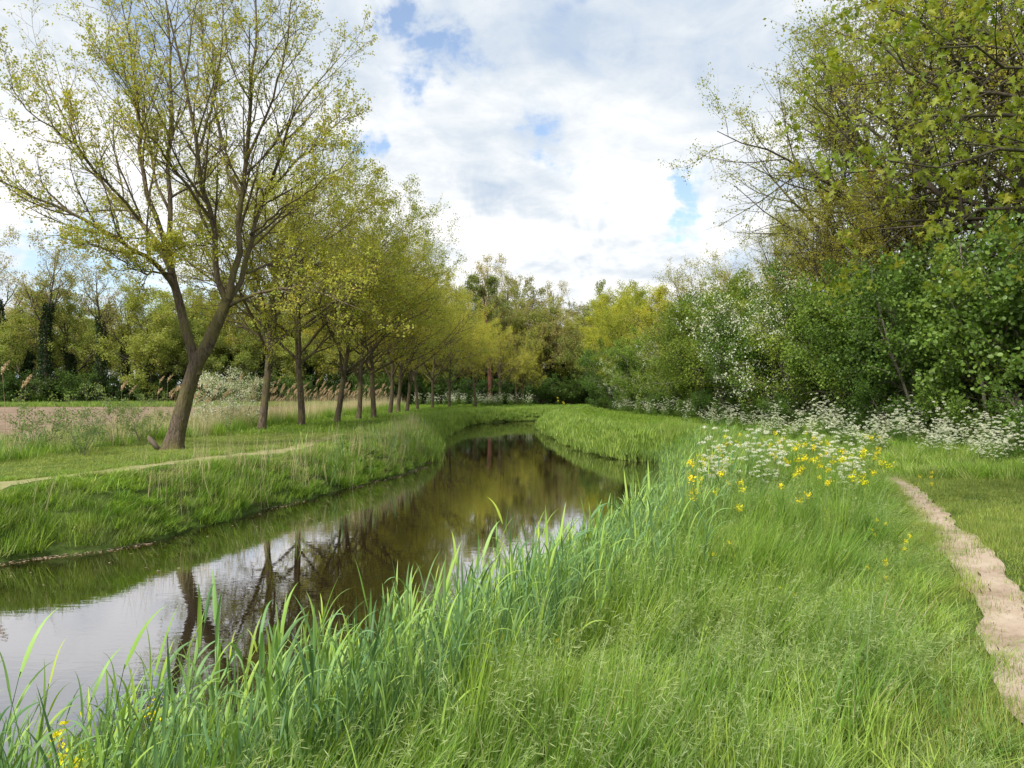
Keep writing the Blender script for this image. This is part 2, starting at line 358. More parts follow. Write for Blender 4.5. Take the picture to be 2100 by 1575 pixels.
def grow(start, direc, length, rad, n, wob, up, q, rend=.25, power=1.0):
    B = len(start); P = np.zeros((B, n, 3)); P[:, 0] = start; d = unit(direc); st = (length / (n - 1))[:, None]
    for i in range(1, n):
        d = unit(d + q.normal(0, wob, (B, 3)) + np.array([0, 0, up]))
        P[:, i] = P[:, i - 1] + d * st
    t = np.linspace(0, 1, n) ** power
    Rr = rad[:, None] * (1 - (1 - rend) * t[None])
    return P, Rr
def children(P, Rr, num, t0, t1, ang, lr, q, rr=.5, tp=.5, out=None, lmin=.1):
    """num children per parent; returns start, dir, len, rad"""
    B, n, _ = P.shape; Lp = np.linalg.norm(np.diff(P, axis=1), axis=2).sum(1)
    t = t0 + (t1 - t0) * (np.arange(num)[None] + q.uniform(0, 1, (B, num))) / num
    f = t * (n - 1); i = np.clip(f.astype(int), 0, n - 2); u = (f - i)[..., None]
    bi = np.arange(B)[:, None]
    p = P[bi, i] * (1 - u) + P[bi, i + 1] * u; T = unit(P[bi, i + 1] - P[bi, i])
    r = (Rr[bi, i] * (1 - u[..., 0]) + Rr[bi, i + 1] * u[..., 0])
    az = q.uniform(0, 6.28, (B, 1)) + np.arange(num)[None] * 2.4 + q.normal(0, .4, (B, num))
    ref = np.where(np.abs(T[..., 2:3]) < .9, np.array([0, 0, 1.]), np.array([1., 0, 0]))
    U = unit(np.cross(T, ref)); W = np.cross(T, U)
    a = np.radians(ang[0] + (ang[1] - ang[0]) * q.uniform(0, 1, (B, num)))[..., None]
    d = T * np.cos(a) + (U * np.cos(az)[..., None] + W * np.sin(az)[..., None]) * np.sin(a)
    L = Lp[:, None] * lr * (1 - tp * (t - t0) / max(1e-6, 1 - t0)) * q.uniform(.7, 1.25, (B, num))
    L = np.maximum(L, lmin)
    return p.reshape(-1, 3), d.reshape(-1, 3), L.ravel(), (r * rr).ravel()

DIAMOND = (np.array([(0, -.5), (.32, 0), (0, .5), (-.32, 0)]), np.array([[0, 1, 2, 3]]))
OVAL = (np.array([(0, -.5), (.34, -.22), (.36, .12), (0, .5), (-.36, .12), (-.34, -.22)]), np.array([[0, 1, 2, 3], [0, 3, 4, 5]]))
MAPLE = (np.array([(0, -.45), (.10, -.38), (.44, -.34), (.22, -.08), (.58, .20), (.22, .12), (.15, .30), (0, .66), (-.15, .30), (-.22, .12), (-.58, .20), (-.22, -.08), (-.44, -.34), (-.10, -.38)]),
         np.array([[0, 1, 2, 3], [0, 3, 4, 5], [0, 5, 6, 7], [0, 7, 8, 9], [0, 9, 10, 11], [0, 11, 12, 13]]))
STAR = (np.array([(0, -.5), (.18, -.1), (.5, .0), (.18, .15), (0, .5), (-.18, .15), (-.5, 0), (-.18, -.1)]), np.array([[0, 1, 2, 3], [0, 3, 4, 5], [0, 5, 6, 7]]))
def leaves(pos, size, shape, q, droop=.3, cup=.12, flat=0.0):
    Nn = len(pos); s2, F = shape
    a = unit(q.normal(0, 1, (Nn, 3)) + np.array([0, 0, -droop])); nn = q.normal(0, 1, (Nn, 3)) + np.array([0, 0, flat]); b = unit(np.cross(nn, a)); c = np.cross(a, b)
    sz = size * q.uniform(.6, 1.3, (Nn, 1, 1))
    V = pos[:, None] + sz * (s2[None, :, 1:2] * a[:, None] + s2[None, :, 0:1] * b[:, None] + (cup * (np.abs(s2[None, :, 0:1]) * 1.6)) * c[:, None])
    F2 = (np.arange(Nn)[:, None, None] * len(s2) + F[None]).reshape(-1, F.shape[1])
    return V.reshape(-1, 3), F2
def leaf_cols(n, k, pal, q, group=6):
    pal = np.array(pal); g = int(np.ceil(n / group))
    w = q.dirichlet(np.ones(len(pal)) * .55, g); base = (w @ pal).repeat(group, 0)[:n]
    base = base * q.uniform(.8, 1.2, (n, 1)); return np.clip(base, 0, 1).repeat(k, 0)
def twig_points(P, per, q, t0=.15):
    B, n, _ = P.shape; t = q.uniform(t0, 1.0, (B, per)); f = t * (n - 1); i = np.clip(f.astype(int), 0, n - 2); u = (f - i)[..., None]; bi = np.arange(B)[:, None]
    return (P[bi, i] * (1 - u) + P[bi, i + 1] * u).reshape(-1, 3)
def cluster(pts, k, spread, q):
    return (pts[:, None] + q.normal(0, spread, (len(pts), k, 3))).reshape(-1, 3)

OAK = [(.42, .47, .07), (.33, .42, .06), (.48, .43, .08), (.26, .36, .05)]
OAKY = [(.50, .49, .06), (.40, .44, .06), (.52, .44, .08), (.34, .42, .06)]
SPRING = [(.28, .42, .06), (.38, .48, .07), (.20, .33, .05), (.44, .48, .08)]
BRIGHT = [(.32, .46, .04), (.42, .50, .05), (.24, .38, .03)]
MID = [(.16, .29, .045), (.22, .36, .06), (.12, .22, .035), (.28, .42, .07)]
DARK = [(.08, .16, .03), (.12, .24, .04), (.06, .12, .025), (.18, .32, .05)]
OLIVE = [(.42, .38, .14), (.34, .37, .11), (.46, .40, .17), (.28, .33, .09)]
IVY = [(.022, .05, .014), (.035, .075, .02), (.05, .09, .025)]

def clumps(pos, f, keep, q):     # foliage gathers in masses with gaps between them
    v = np.zeros(len(pos))
    for i in range(9):
        w = unit(q.normal(0, 1, 3)) * f * q.uniform(.6, 1.9); v += np.sin(pos @ w + q.uniform(0, 6.28))
    v += q.normal(0, .7, len(pos)); return pos[v > np.quantile(v, 1 - keep)]
def tree_meshes(name, seed, H=13.5, trunk_r=.17, nb=15, t0=.22, spread=5.2, leaf=.10, pal=OAK, shape=DIAMOND, l2=9, l3=8, per=7, k=4, up=.07, ang=(45, 70), bark=None,
                lmat=None, lean=(0, 0), flare=1.35, density=1.0, lspread=.09, top=1.0, n4=0, ivy=False, blossom=0.0, tp=.62, rend=.08, gap=.8):
    q = np.random.default_rng(seed); bark = bark or M_bark_far; lmat = lmat or M_leaf
    P0, R0 = grow(np.zeros((1, 3)) - [[0, 0, .25]], np.array([[lean[0], lean[1], 1.]]), np.array([H]), np.array([trunk_r]), 16, .045, .05, q, rend=rend)
    R0[0, 0] *= flare; R0[0, 1] *= 1.08
    c = children(P0, R0, nb, t0, .97, ang, spread / H, q, .6, tp)
    P1, R1 = grow(*c[:2], c[2], np.minimum(c[3], trunk_r * .55), 10, .09, up, q, rend=.12)
    c = children(P1, R1, l2, .22, .97, (25, 60), .50, q, .6, .5); P2, R2 = grow(*c[:2], c[2], np.maximum(c[3], .008), 7, .12, up * .8, q, rend=.25)
    c = children(P2, R2, l3, .15, .98, (25, 65), .46, q, .6, .4, lmin=.25); P3, R3 = grow(*c[:2], c[2], np.maximum(c[3], .004), 4, .15, .03, q, rend=.4)
    V, F = merge([tubes(P0, R0, 12), tubes(P1, R1, 7), tubes(P2, R2, 4), tubes(P3, R3, 3)])
    trunk = mesh(name + '_trunk', V, [F], smooth=True); trunk.materials.append(bark)
    pts = twig_points(P3, int(per * density), q)
    pts = np.vstack([pts, twig_points(P2, max(1, int(per * density)), q, .5)])
    pos = clumps(cluster(pts, k, lspread, q), 2.2, gap, q)
    out = [('trunk', trunk)]
    lv, lf = leaves(pos, leaf, shape, q)
    lm = mesh(name + '_crown', lv, [lf], leaf_cols(len(pos), len(shape[0]), pal, q, k * 3)); lm.materials.append(lmat)
    out.append(('crown', lm))
    if ivy:
        m_ = 5200; z = q.uniform(0, .62, m_) ** .9 * H; i = np.clip(z / H * 15, 0, 14.9); i0 = i.astype(int); c0 = P0[0][i0] * (1 - (i - i0))[:, None] + P0[0][np.minimum(i0 + 1, 15)] * (i - i0)[:, None]
        a = q.uniform(0, 6.28, m_); rr = (trunk_r + .12 + np.abs(q.normal(0, .32, m_)) * (1 - z / H)); ip = c0 + np.stack([np.cos(a) * rr, np.sin(a) * rr, q.normal(0, .1, m_)], 1)
        iv, if_ = leaves(ip, .2, OVAL, q, .6); im = mesh(name + '_ivy', iv, [if_], leaf_cols(m_, 6, IVY, q)); im.materials.append(M_leaf_dark); out.append(('ivy', im))
    return out

def shrub_meshes(name, seed, H=6, stems=9, rad=2.3, leaf=.09, pal=MID, shape=OVAL, l1=9, l2=8, per=9, k=5, bark=None, lmat=None, blossom=0, spreadc=.14, lean=0, stem_r=.05, skirt=.1, gap=.66):
    q = np.random.default_rng(seed); bark = bark or M_bark_pale; lmat = lmat or M_leaf_hedge
    a = np.arange(stems) * 2.4 + q.normal(0, .3, stems); s0 = np.stack([np.cos(a) * .25, np.sin(a) * .25, -.1 + 0 * a], 1) * q.uniform(.3, 1.3, (stems, 1)); s0[:, 2] = -.15
    d = np.stack([np.cos(a) * rad / H + lean, np.sin(a) * rad / H, np.ones(stems)], 1)
    P0, R0 = grow(s0, d, H * q.uniform(.75, 1.08, stems), stem_r * q.uniform(.6, 1.4, stems), 12, .06, .0, q, rend=.15)
    c = children(P0, R0, l1, skirt, .97, (40, 80), .36, q, .6, .45); P1, R1 = grow(*c[:2], c[2], np.maximum(c[3], .006), 7, .12, .03, q)
    c = children(P1, R1, l2, .1, .98, (30, 70), .5, q, .6, .4, lmin=.2); P2, R2 = grow(*c[:2], c[2], np.maximum(c[3], .003), 4, .15, 0, q, rend=.4)
    V, F = merge([tubes(P0, R0, 7), tubes(P1, R1, 4), tubes(P2, R2, 3)])
    tm = mesh(name + '_stems', V, [F], smooth=True); tm.materials.append(bark)
    pos = cluster(np.vstack([twig_points(P2, per, q), twig_points(P1, per, q, .3)]), k, spreadc, q)
    pos = pos[pos[:, 2] > .1]; pos = clumps(pos, 2.6, gap, q)
    out = [('trunk', tm)]
    lv, lf = leaves(pos, leaf, shape, q, .4)
    lm = mesh(name + '_crown', lv, [lf], leaf_cols(len(pos), len(shape[0]), pal, q, k * 4)); lm.materials.append(lmat); out.append(('crown', lm))
    if blossom:
        tips = P2[:, -2:].reshape(-1, 3); ctr = np.array([0, 0, H * .5]); r_ = np.linalg.norm((tips - ctr) / [rad, rad, H * .5], axis=1)
        sel = tips[(r_ > .55) & (q.uniform(0, 1, len(tips)) < blossom)]
        bp = cluster(sel, 14, .085, q); bv, bf = leaves(bp, .055 if H < 5 else .075, DIAMOND, q); bm = mesh(name + '_blossom', bv, [bf], np.full((len(bv), 3), (.72, .75, .62)) * q.uniform(.85, 1.1, (len(bp), 1)).repeat(4, 0)); bm.materials.append(M_petal_w); out.append(('blossom', bm))
    return out

def gz(x, y): return float(ground_z(np.array([x]), np.array([y]))[0])

# ------------------------------------------------------------------ the leaning oak
def hero():
    q = np.random.default_rng(11); D0 = 22.3
    base = at(357, 922, D0); 
    def limb(pts, r0, r1, n=14):     # pts: (px, py, depth offset)
        K = np.array([at(x, y, D0 + d) for x, y, d in pts]); s = np.concatenate([[0], np.cumsum(np.linalg.norm(np.diff(K, axis=0), axis=1))])
        K2 = smooth3(K); s = np.concatenate([[0], np.cumsum(np.linalg.norm(np.diff(K2, axis=0), axis=1))]); t = np.linspace(0, s[-1], n)
        P = np.stack([np.interp(t, s, K2[:, i]) for i in range(3)], 1)
        P[2:] += q.normal(0, .035 if r0 < .2 else .006, (n - 2, 3)); return P, np.linspace(r0, r1, n)
    def smooth3(p, k=5):
        o = []; p = np.vstack([2 * p[0] - p[1], p, 2 * p[-1] - p[-2]])
        for i in range(1, len(p) - 2):
            for t in np.linspace(0, 1, k, endpoint=False):
                a, b, c, d = p[i - 1:i + 3]; o.append(.5 * (2 * b + (c - a) * t + (2 * a - 5 * b + 4 * c - d) * t * t + (3 * b - a - 3 * c + d) * t ** 3))
        o.append(p[-2]); return np.array(o)
    trunk = limb([(352, 935, 0), (358, 905, 0), (370, 860, 0), (384, 805, 0), (402, 745, 0), (425, 708, 0), (447, 660, 0), (466, 612, .1)], .30, .19)
    trunk[1][:] = np.interp(np.linspace(0, 1, 14), [0, .12, .3, .55, .75, 1], [.31, .225, .20, .195, .155, .14])
    limbs = [trunk,
        limb([(404, 770, 0), (392, 715, 0), (376, 660, -.1), (364, 610, -.2), (352, 565, -.2), (344, 520, -.3)], .21, .14),
        limb([(362, 600, -.2), (345, 572, -.5), (300, 530, -1), (235, 490, -1.6), (150, 440, -2), (60, 400, -2.4), (-40, 350, -2.8)], .105, .02),
        limb([(356, 575, -.2), (325, 505, .3), (280, 450, .9), (215, 385, 1.4), (160, 300, 1.8), (110, 210, 2.1), (90, 150, 2.3)], .105, .018),
        limb([(344, 525, -.3), (322, 450, -.5), (296, 380, -.6), (283, 300, -.5), (278, 200, -.3), (262, 90, 0), (245, 0, 0)], .10, .018),
        limb([(345, 520, -.3), (347, 430, 0), (343, 330, .3), (352, 220, .6), (345, 100, .8), (335, -20, 1)], .105, .02),
        limb([(290, 455, -1.0), (240, 400, -1.6), (190, 340, -2.1), (130, 280, -2.5), (50, 220, -2.8), (10, 170, -3)], .06, .012),
        limb([(463, 618, 0), (444, 570, -.1), (436, 510, -.3), (432, 450, -.6), (413, 385, -1), (398, 290, -1.3), (380, 180, -1.5), (350, 60, -1.6), (330, -30, -1.6)], .125, .018),
        limb([(430, 447, -.6), (400, 405, -1), (360, 345, -1.6), (310, 290, -2.2), (270, 210, -2.7), (230, 130, -3)], .065, .012),
        limb([(466, 614, 0), (480, 545, .1), (487, 470, .2), (494, 390, .3), (505, 290, .4), (515, 180, .5), (522, 60, .5), (520, -60, .5)], .135, .02),
        limb([(468, 616, .1), (500, 565, .4), (512, 500, .6), (535, 420, .9), (565, 340, 1.2), (590, 250, 1.5), (640, 180, 1.8), (690, 120, 2)], .115, .015),
        limb([(540, 405, .9), (580, 355, .6), (630, 310, .3), (680, 265, 0), (712, 235, -.2)], .06, .012),
        limb([(500, 330, .4), (540, 250, .2), (570, 150, 0), (590, 40, -.2), (600, -50, -.2)], .06, .012),
        limb([(402, 320, -1.2), (430, 230, -1), (450, 120, -.9), (455, 0, -.8)], .055, .012),
        limb([(470, 627, .1), (515, 604, -.4), (575, 592, -1.0), (625, 590, -1.5), (690, 612, -2.2), (745, 640, -2.7)], .075, .012),
        limb([(505, 560, .4), (550, 545, 1), (610, 535, 1.6), (670, 548, 2.2), (720, 560, 2.6)], .055, .010),
        limb([(352, 560, -.3), (320, 560, -1.1), (270, 552, -1.7), (225, 520, -2.2), (170, 500, -2.6)], .05, .010),
        limb([(436, 500, -.3), (400, 500, -1), (350, 512, -1.7), (325, 505, -2)], .035, .008),
        limb([(492, 400, .3), (460, 330, 1.2), (440, 240, 2.0), (420, 140, 2.6), (410, 20, 3)], .07, .012),
        limb([(512, 480, .6), (560, 440, -.4), (610, 400, -1.3), (650, 380, -2), (690, 350, -2.6)], .055, .010),
        limb([(345, 430, 0), (310, 350, 1.0), (290, 240, 1.8), (230, 150, 2.4), (190, 60, 2.8)], .06, .012)]
    P1 = np.array([l[0] for l in limbs[1:]]); R1 = np.array([l[1] for l in limbs[1:]])
    R1[0] *= .72; R1[1:] *= .75; big = P1[1:]; bigR = R1[1:]
    c = children(big, bigR, 15, .18, .99, (22, 52), .34, q, .6, .35); P2, R2 = grow(*c[:2], c[2], np.maximum(c[3], .010), 9, .085, .10, q, rend=.25)
    c = children(P2, R2, 8, .15, .99, (22, 55), .42, q, .6, .4, lmin=.3); P3, R3 = grow(*c[:2], c[2], np.maximum(c[3], .006), 6, .13, .05, q, rend=.4)
    c = children(P3, R3, 4, .2, .99, (25, 60), .45, q, .6, .3, lmin=.15); P4, R4 = grow(*c[:2], c[2], np.maximum(c[3], .0035), 4, .15, .03, q, rend=.5)
    org = base.copy(); org[2] = gz(base[0], base[1])
    tt = np.linspace(0, 13, 110); TP = np.stack([np.interp(tt, np.arange(14), trunk[0][:, i]) for i in range(3)], 1); TR = np.interp(tt, np.arange(14), trunk[1]); ns = 44
    tv, tf = tubes(TP[None], TR[None], ns); ang_ = np.tile(np.arange(ns) / ns * 2 * np.pi, 110); hh_ = np.repeat(tt, ns); cen = np.repeat(TP, ns, 0); rad_ = unit(tv - cen)
    ridge = np.abs(np.sin(ang_ * 11 + 1.5 * np.sin(hh_ * 3.1) + .8 * np.sin(hh_ * 9 + ang_ * 3))) * .018 + .008 * np.sin(ang_ * 3 + hh_ * .7) + .010 * np.sin(ang_ * 2 - hh_ * .9)
    root = np.exp(-(hh_ / .9) ** 2) * (.05 + .07 * np.clip(np.sin(ang_ * 5 + .6), 0, 1)); tv = tv + rad_ * (ridge + root)[:, None]
    V, F = merge([(tv, tf), tubes(P1, R1, 12), tubes(P2, R2, 5), tubes(P3, R3, 3), tubes(P4, R4, 3)])
    tm = mesh('leaning_trunk', V - org, [F], smooth=True); tm.materials.append(M_bark)
    pts = np.vstack([twig_points(P4, 2, q, .5), twig_points(P3, 1, q, .6)]); pts = pts[q.uniform(0, 1, len(pts)) < .44]
    pos = cluster(pts, 6, .06, q); lv, lf = leaves(pos, .072, DIAMOND, q)
    lm = mesh('leaning_crown', lv - org, [lf], leaf_cols(len(pos), 4, OAK, q, 12)); lm.materials.append(M_leaf)
    place('oak_tree', [('trunk', tm), ('crown', lm)], org, 0, 1, 'big oak leaning right with a low forked mossy trunk beside the left path', 'tree', 'oaks lining the left path')
    # a scrap of broken board at its foot
    q2 = np.array([(-.07, -.012, 0), (.07, -.012, 0), (.075, -.012, .50), (.02, -.012, .62), (-.065, -.012, .55), (-.07, .012, 0), (.07, .012, 0), (.075, .012, .50), (.02, .012, .62), (-.065, .012, .55)], float)
    f4 = np.array([[0, 1, 6, 5], [1, 2, 7, 6], [2, 3, 8, 7], [3, 4, 9, 8], [4, 0, 5, 9]]); f5 = np.array([[4, 3, 2, 1, 0], [5, 6, 7, 8, 9]])
    o = obj('board', mesh('board', q2, [f4, f5]), plain_mat('weathered_wood', (.15, .12, .09), .9, .35, 14)); o.location = org + [-.30, -.15, -.06]; o.rotation_euler = (.12, -.62, .2)
    tag(o, 'broken weathered board propped against foot of the leaning oak', 'board')
hero()

# ------------------------------------------------------------------ row of oaks
row_kinds = [tree_meshes('row_a', 21, 8.8, .175, 17, .30, 6.9, .08, OAKY, up=.035, bark=M_bark, per=9, gap=.8, ang=(28, 66), tp=.25, rend=.3, l2=11),
             tree_meshes('row_b', 22, 7.8, .18, 16, .34, 7.2, .08, OAK, up=.03, bark=M_bark, per=9, gap=.8, ang=(30, 68), tp=.2, rend=.35, l2=11, lean=(.05, 0)),
             tree_meshes('row_c', 23, 9.6, .17, 18, .28, 6.4, .08, SPRING + OAKY, up=.045, bark=M_bark, per=9, gap=.8, ang=(25, 62), tp=.3, rend=.25, l2=11, lean=(-.04, 0))]
row = [(537, 885, 0, 'straight oak first to the right of the leaning forked oak'), (617, 877, 1, 'oak with thick low side limbs, second straight trunk after the leaning one'),
       (691, 869, 2, 'oak with a mossy knobbly trunk, third straight one along the left path'), (735, 862, 0, 'slim pale green trunked oak just left of a stouter dark one'),
       (766, 859, 1, 'stout dark trunked oak with spreading limbs, middle of the row'), (800, 852, 2, 'oak forking high, sixth straight trunk of the left row'),
       (817, 849, 1, 'thin dark oak trunk close behind the sixth straight oak'), (834, 846, 0, 'thin mossy oak trunk in the far half of the left row'),
       (856, 842, 2, 'small oak with low branches before the far cow parsley'), (886, 839, 1, 'oak forked near head height where the path bends'),
       (921, 837, 0, 'pale slender oak standing in white cow parsley at the bend'), (976, 836, 2, 'leafy oak right at the stream bend with bright crown'),
       (1025, 833, 1, 'thin oak behind the bend, right of the red barked tree'), (1073, 832, 0, 'very slim pale trunked young tree at far bend centre')]
for i, (px, py, kd, lab) in enumerate(row):
    D = (CAMZ - 1.1) * FPX / (py - HY); x = (px - HX) / FPX * D
    s = [.98, .98, .94, .88, .98, .95, .9, .92, .85, .88, .85, .82, .8, .6][i]
    place('oak_tree', row_kinds[kd], (x, D, gz(x, D)), i * 1.7 + .4, s, lab, 'tree', 'oaks lining the left path', tilt=(.03 * math.sin(i * 2.7), .045 * math.sin(i * 1.9 + 1)))

# ------------------------------------------------------------------ woods beyond
wood_kinds = {'spring': tree_meshes('wood_a', 31, 12, .24, 17, .22, 7.2, .20, SPRING + OLIVE, l2=9, l3=6, per=7, k=4, lspread=.22, ivy=True, tp=.3, rend=.3, ang=(25, 75), up=.04),
              'olive': tree_meshes('wood_b', 32, 13, .26, 16, .25, 7.4, .18, OLIVE, l2=9, l3=7, per=5, k=4, lspread=.18, tp=.3, rend=.3, ang=(22, 65), up=.04),
              'mid': tree_meshes('wood_c', 33, 11.5, .24, 19, .14, 6.8, .20, MID + OLIVE + SPRING, l2=8, l3=6, per=8, k=4, lspread=.25, ivy=True, tp=.35, rend=.3, ang=(28, 78), up=.04),
              'bright': tree_meshes('wood_d', 34, 14, .22, 17, .16, 5.6, .2, BRIGHT, l2=8, l3=7, per=8, k=4, lspread=.2),
              'bare': tree_meshes('wood_e', 35, 21, .36, 13, .42, 7.5, .2, OLIVE, l2=9, l3=7, per=2, k=3, lspread=.2, ivy=True, up=.10, ang=(30, 60))}
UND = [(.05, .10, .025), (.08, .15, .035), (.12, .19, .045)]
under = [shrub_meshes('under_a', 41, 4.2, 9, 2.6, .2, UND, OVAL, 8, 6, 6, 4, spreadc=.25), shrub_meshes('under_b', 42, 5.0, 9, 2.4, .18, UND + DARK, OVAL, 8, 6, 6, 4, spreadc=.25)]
qw = np.random.default_rng(5)
words = ['first', 'second', 'third', 'fourth', 'fifth', 'sixth', 'seventh', 'eighth', 'ninth', 'tenth', 'eleventh', 'twelfth', 'thirteenth', 'fourteenth', 'fifteenth', 'sixteenth', 'seventeenth', 'eighteenth']
kd_desc = {'spring': 'fresh green tree', 'olive': 'olive brown budding tree', 'mid': 'dense mid green tree', 'bright': 'bright yellow green tree', 'bare': 'tall nearly bare tree'}
front = [(-10, 'bare', 1.0), (45, 'mid', 1), (100, 'bare', .92), (150, 'spring', .95), (205, 'bare', .8), (262, 'bare', .72), (310, 'mid', .95), (345, 'spring', 1.0), (415, 'mid', .85), (475, 'spring', .95), (530, 'mid', .9), (572, 'spring', .9), (640, 'mid', .9), (700, 'spring', .9), (750, 'mid', .85)]
for i, (px, kd, s) in enumerate(front):
    D = 94 + qw.uniform(-3, 3); x = (px - HX) / FPX * D
    place('woodland_tree', wood_kinds[kd], (x, D, 1.1), qw.uniform(0, 6), s * 1.0, f'{kd_desc[kd]} at the field edge, {words[i]} trunk from the left', 'tree', 'trees along the far edge of the field')
for i, (px, D, kd, s) in enumerate([(1005, 118, 'bare', 1.02), (1045, 124, 'bare', .95), (1085, 112, 'olive', 1.15), (1130, 122, 'bare', .85), (985, 104, 'spring', .9), (1060, 104, 'olive', .8), (1110, 106, 'olive', .85), (1165, 108, 'spring', .85),
                                   (1200, 118, 'olive', 1.0), (940, 112, 'olive', 1.1), (1230, 100, 'spring', .9), (895, 108, 'mid', 1.0), (850, 104, 'spring', 1.0), (1270, 104, 'bright', .9)]):
    x = (px - HX) / FPX * D
    lab = ['tall broad tree with airy brown crown, highest over the far bend', 'tall dark crowned tree just right of the highest airy one', 'olive brown tree below the two highest crowns', 'tall thin tree with ivy on the trunk, right of the centre crowns',
           'fresh green tree behind the bend left of the red bark trunk', 'low olive tree behind the slim trunk at the bend', 'olive tree behind the water end', 'fresh green tree behind the end of the hedge', 'olive tree at the gap where hedge and wood meet',
           'olive tree left of the highest airy crown', 'fresh green tree rising over the end of the hedge', 'dense green tree behind the far end of the oak row', 'fresh green tree behind the far oaks', 'bright yellow green tree above the far hedge'][i]
    place('woodland_tree', wood_kinds[kd], (x, D, 1.1), qw.uniform(0, 6), s, lab, 'tree', 'trees behind the stream bend')
for i in range(46):
    px = -120 + i * 31 + qw.uniform(-12, 12); D = qw.uniform(104, 128); x = (px - HX) / FPX * D
    kd = ['spring', 'mid', 'olive', 'mid'][i % 4]
    place('woodland_tree', wood_kinds[kd], (x, D, 1.1), qw.uniform(0, 6), qw.uniform(.85, 1.02), 'tree deep in the wood behind the front trunks', 'tree', 'trees deep in the far wood')
for i in range(58):
    px = -60 + i * 25 + qw.uniform(-9, 9); D = qw.uniform(96, 104) if i % 3 else qw.uniform(90, 94)
    if px > 800: D = qw.uniform(98, 108)
    x = (px - HX) / FPX * D
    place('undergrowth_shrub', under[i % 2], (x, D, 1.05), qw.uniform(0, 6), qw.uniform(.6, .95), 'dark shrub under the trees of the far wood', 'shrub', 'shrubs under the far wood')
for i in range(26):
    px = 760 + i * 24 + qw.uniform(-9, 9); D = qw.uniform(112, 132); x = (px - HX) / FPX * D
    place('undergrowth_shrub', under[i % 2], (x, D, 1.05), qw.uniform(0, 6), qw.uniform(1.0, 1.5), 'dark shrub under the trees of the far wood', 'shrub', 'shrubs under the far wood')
# red barked conifer trunk at the bend
rt = tree_meshes('red_tree', 51, 19, .42, 14, .45, 4.5, .2, MID + OLIVE, bark=M_bark_red, l2=7, l3=5, per=7, lspread=.25)
x = (1005 - HX) / FPX * 100; place('red_barked_tree', rt, (x, 100, 1.1), 0, .9, 'thick reddish brown trunk behind the cow parsley at the bend', 'tree')

# ------------------------------------------------------------------ hedge wood on the right
K = {'hazel': shrub_meshes('hazel', 61, 6.4, 12, 2.4, .12, DARK + MID, OVAL, 11, 9, 9, 4, spreadc=.13, lmat=M_leaf_dark, stem_r=.045),
     'dark': shrub_meshes('dark', 62, 6.0, 10, 2.5, .09, DARK, OVAL, 11, 9, 10, 5, spreadc=.13),
     'mid': shrub_meshes('mid', 63, 6.5, 9, 2.7, .09, MID, OVAL, 11, 9, 11, 5, spreadc=.15, skirt=.28, gap=.6),
     'bright': shrub_meshes('bright', 64, 7.2, 9, 2.7, .11, SPRING, STAR, 11, 9, 12, 5, spreadc=.16, skirt=.3, gap=.6),
     'haw': shrub_meshes('haw', 65, 6.2, 9, 2.6, .075, MID + SPRING, OVAL, 11, 9, 10, 5, blossom=.22, spreadc=.13, skirt=.25),
     'haw2': shrub_meshes('haw2', 66, 5.6, 9, 2.4, .075, MID, OVAL, 11, 9, 9, 5, blossom=.55, spreadc=.13, skirt=.3),
     'low': shrub_meshes('low', 67, 3.0, 9, 1.8, .07, DARK + MID, OVAL, 9, 7, 8, 5, spreadc=.12)}
names = {'hazel': ('hazel_shrub', 'broad leaved dark green hazel'), 'dark': ('hedge_shrub', 'dark green leafy shrub'), 'mid': ('hedge_shrub', 'mid green shrub'), 'bright': ('field_maple', 'bright fresh green maple shrub'),
         'haw': ('hawthorn', 'hawthorn sprinkled with white blossom'), 'haw2': ('hawthorn', 'hawthorn heavy with white blossom'), 'low': ('bramble_bush', 'low dark bush')}
hedge = [(14.4, 15.8, 'hazel', 1.02, 'at the right frame edge'), (14.3, 18.6, 'hazel', 1.0, 'behind the tallest cow parsley'), (13.6, 21.5, 'hazel', .95, 'third clump in from the right frame edge'), (13.6, 24.4, 'dark', 1.0, 'beside the hazel clumps'),
         (13.2, 27.0, 'dark', .98, 'behind the thin pale trunk'), (13.0, 29.8, 'mid', .95, 'left of the thin pale trunk'), (12.9, 32.6, 'haw', 1.0, 'in the middle of the hedge'), (12.0, 35.4, 'haw2', 1.22, 'halfway along the hedge'),
         (12.6, 38.8, 'dark', .98, 'left of the white hawthorn'), (12.2, 42, 'bright', 1.14, 'with the freshest green crown in the hedge'), (12.2, 45.4, 'bright', .98, 'behind the freshest maple'), (12.0, 49, 'mid', .95, 'past the maples'),
         (11.6, 53, 'haw', 1.0, 'in the far half of the hedge'), (11.2, 57, 'mid', .95, 'before the far yellow green trees'), (10.9, 61, 'dark', .95, 'near the far end of the hedge'), (10.6, 65.5, 'haw2', .9, 'near the hedge end'),
         (10.2, 70, 'mid', .95, 'last but one in the hedge'), (10.0, 75, 'dark', 1.0, 'at the end of the hedge where the stream bends'), (10.4, 81, 'dark', 1.0, 'just beyond the hedge end')]
for i, (x, y, kd, s, where) in enumerate(hedge):
    nm, ds = names[kd]
    place(nm, K[kd], (x, y, gz(x, y)), i * 2.1, s, f'{ds} {where}', 'shrub', 'shrubs of the right hedge')
for i in range(16):       # the hedge is several shrubs deep
    y = 15 + i * 4.1; x = 17.2 - (y - 15) * .05 + qw.uniform(-.5, .5); kd = ['dark', 'mid', 'dark', 'hazel'][i % 4]
    place(names[kd][0], K[kd], (x, y, 1.1), i * 1.3, qw.uniform(.95, 1.15), 'shrub deep inside the right hedge, behind its front bushes', 'shrub', 'inner shrubs of the right hedge')
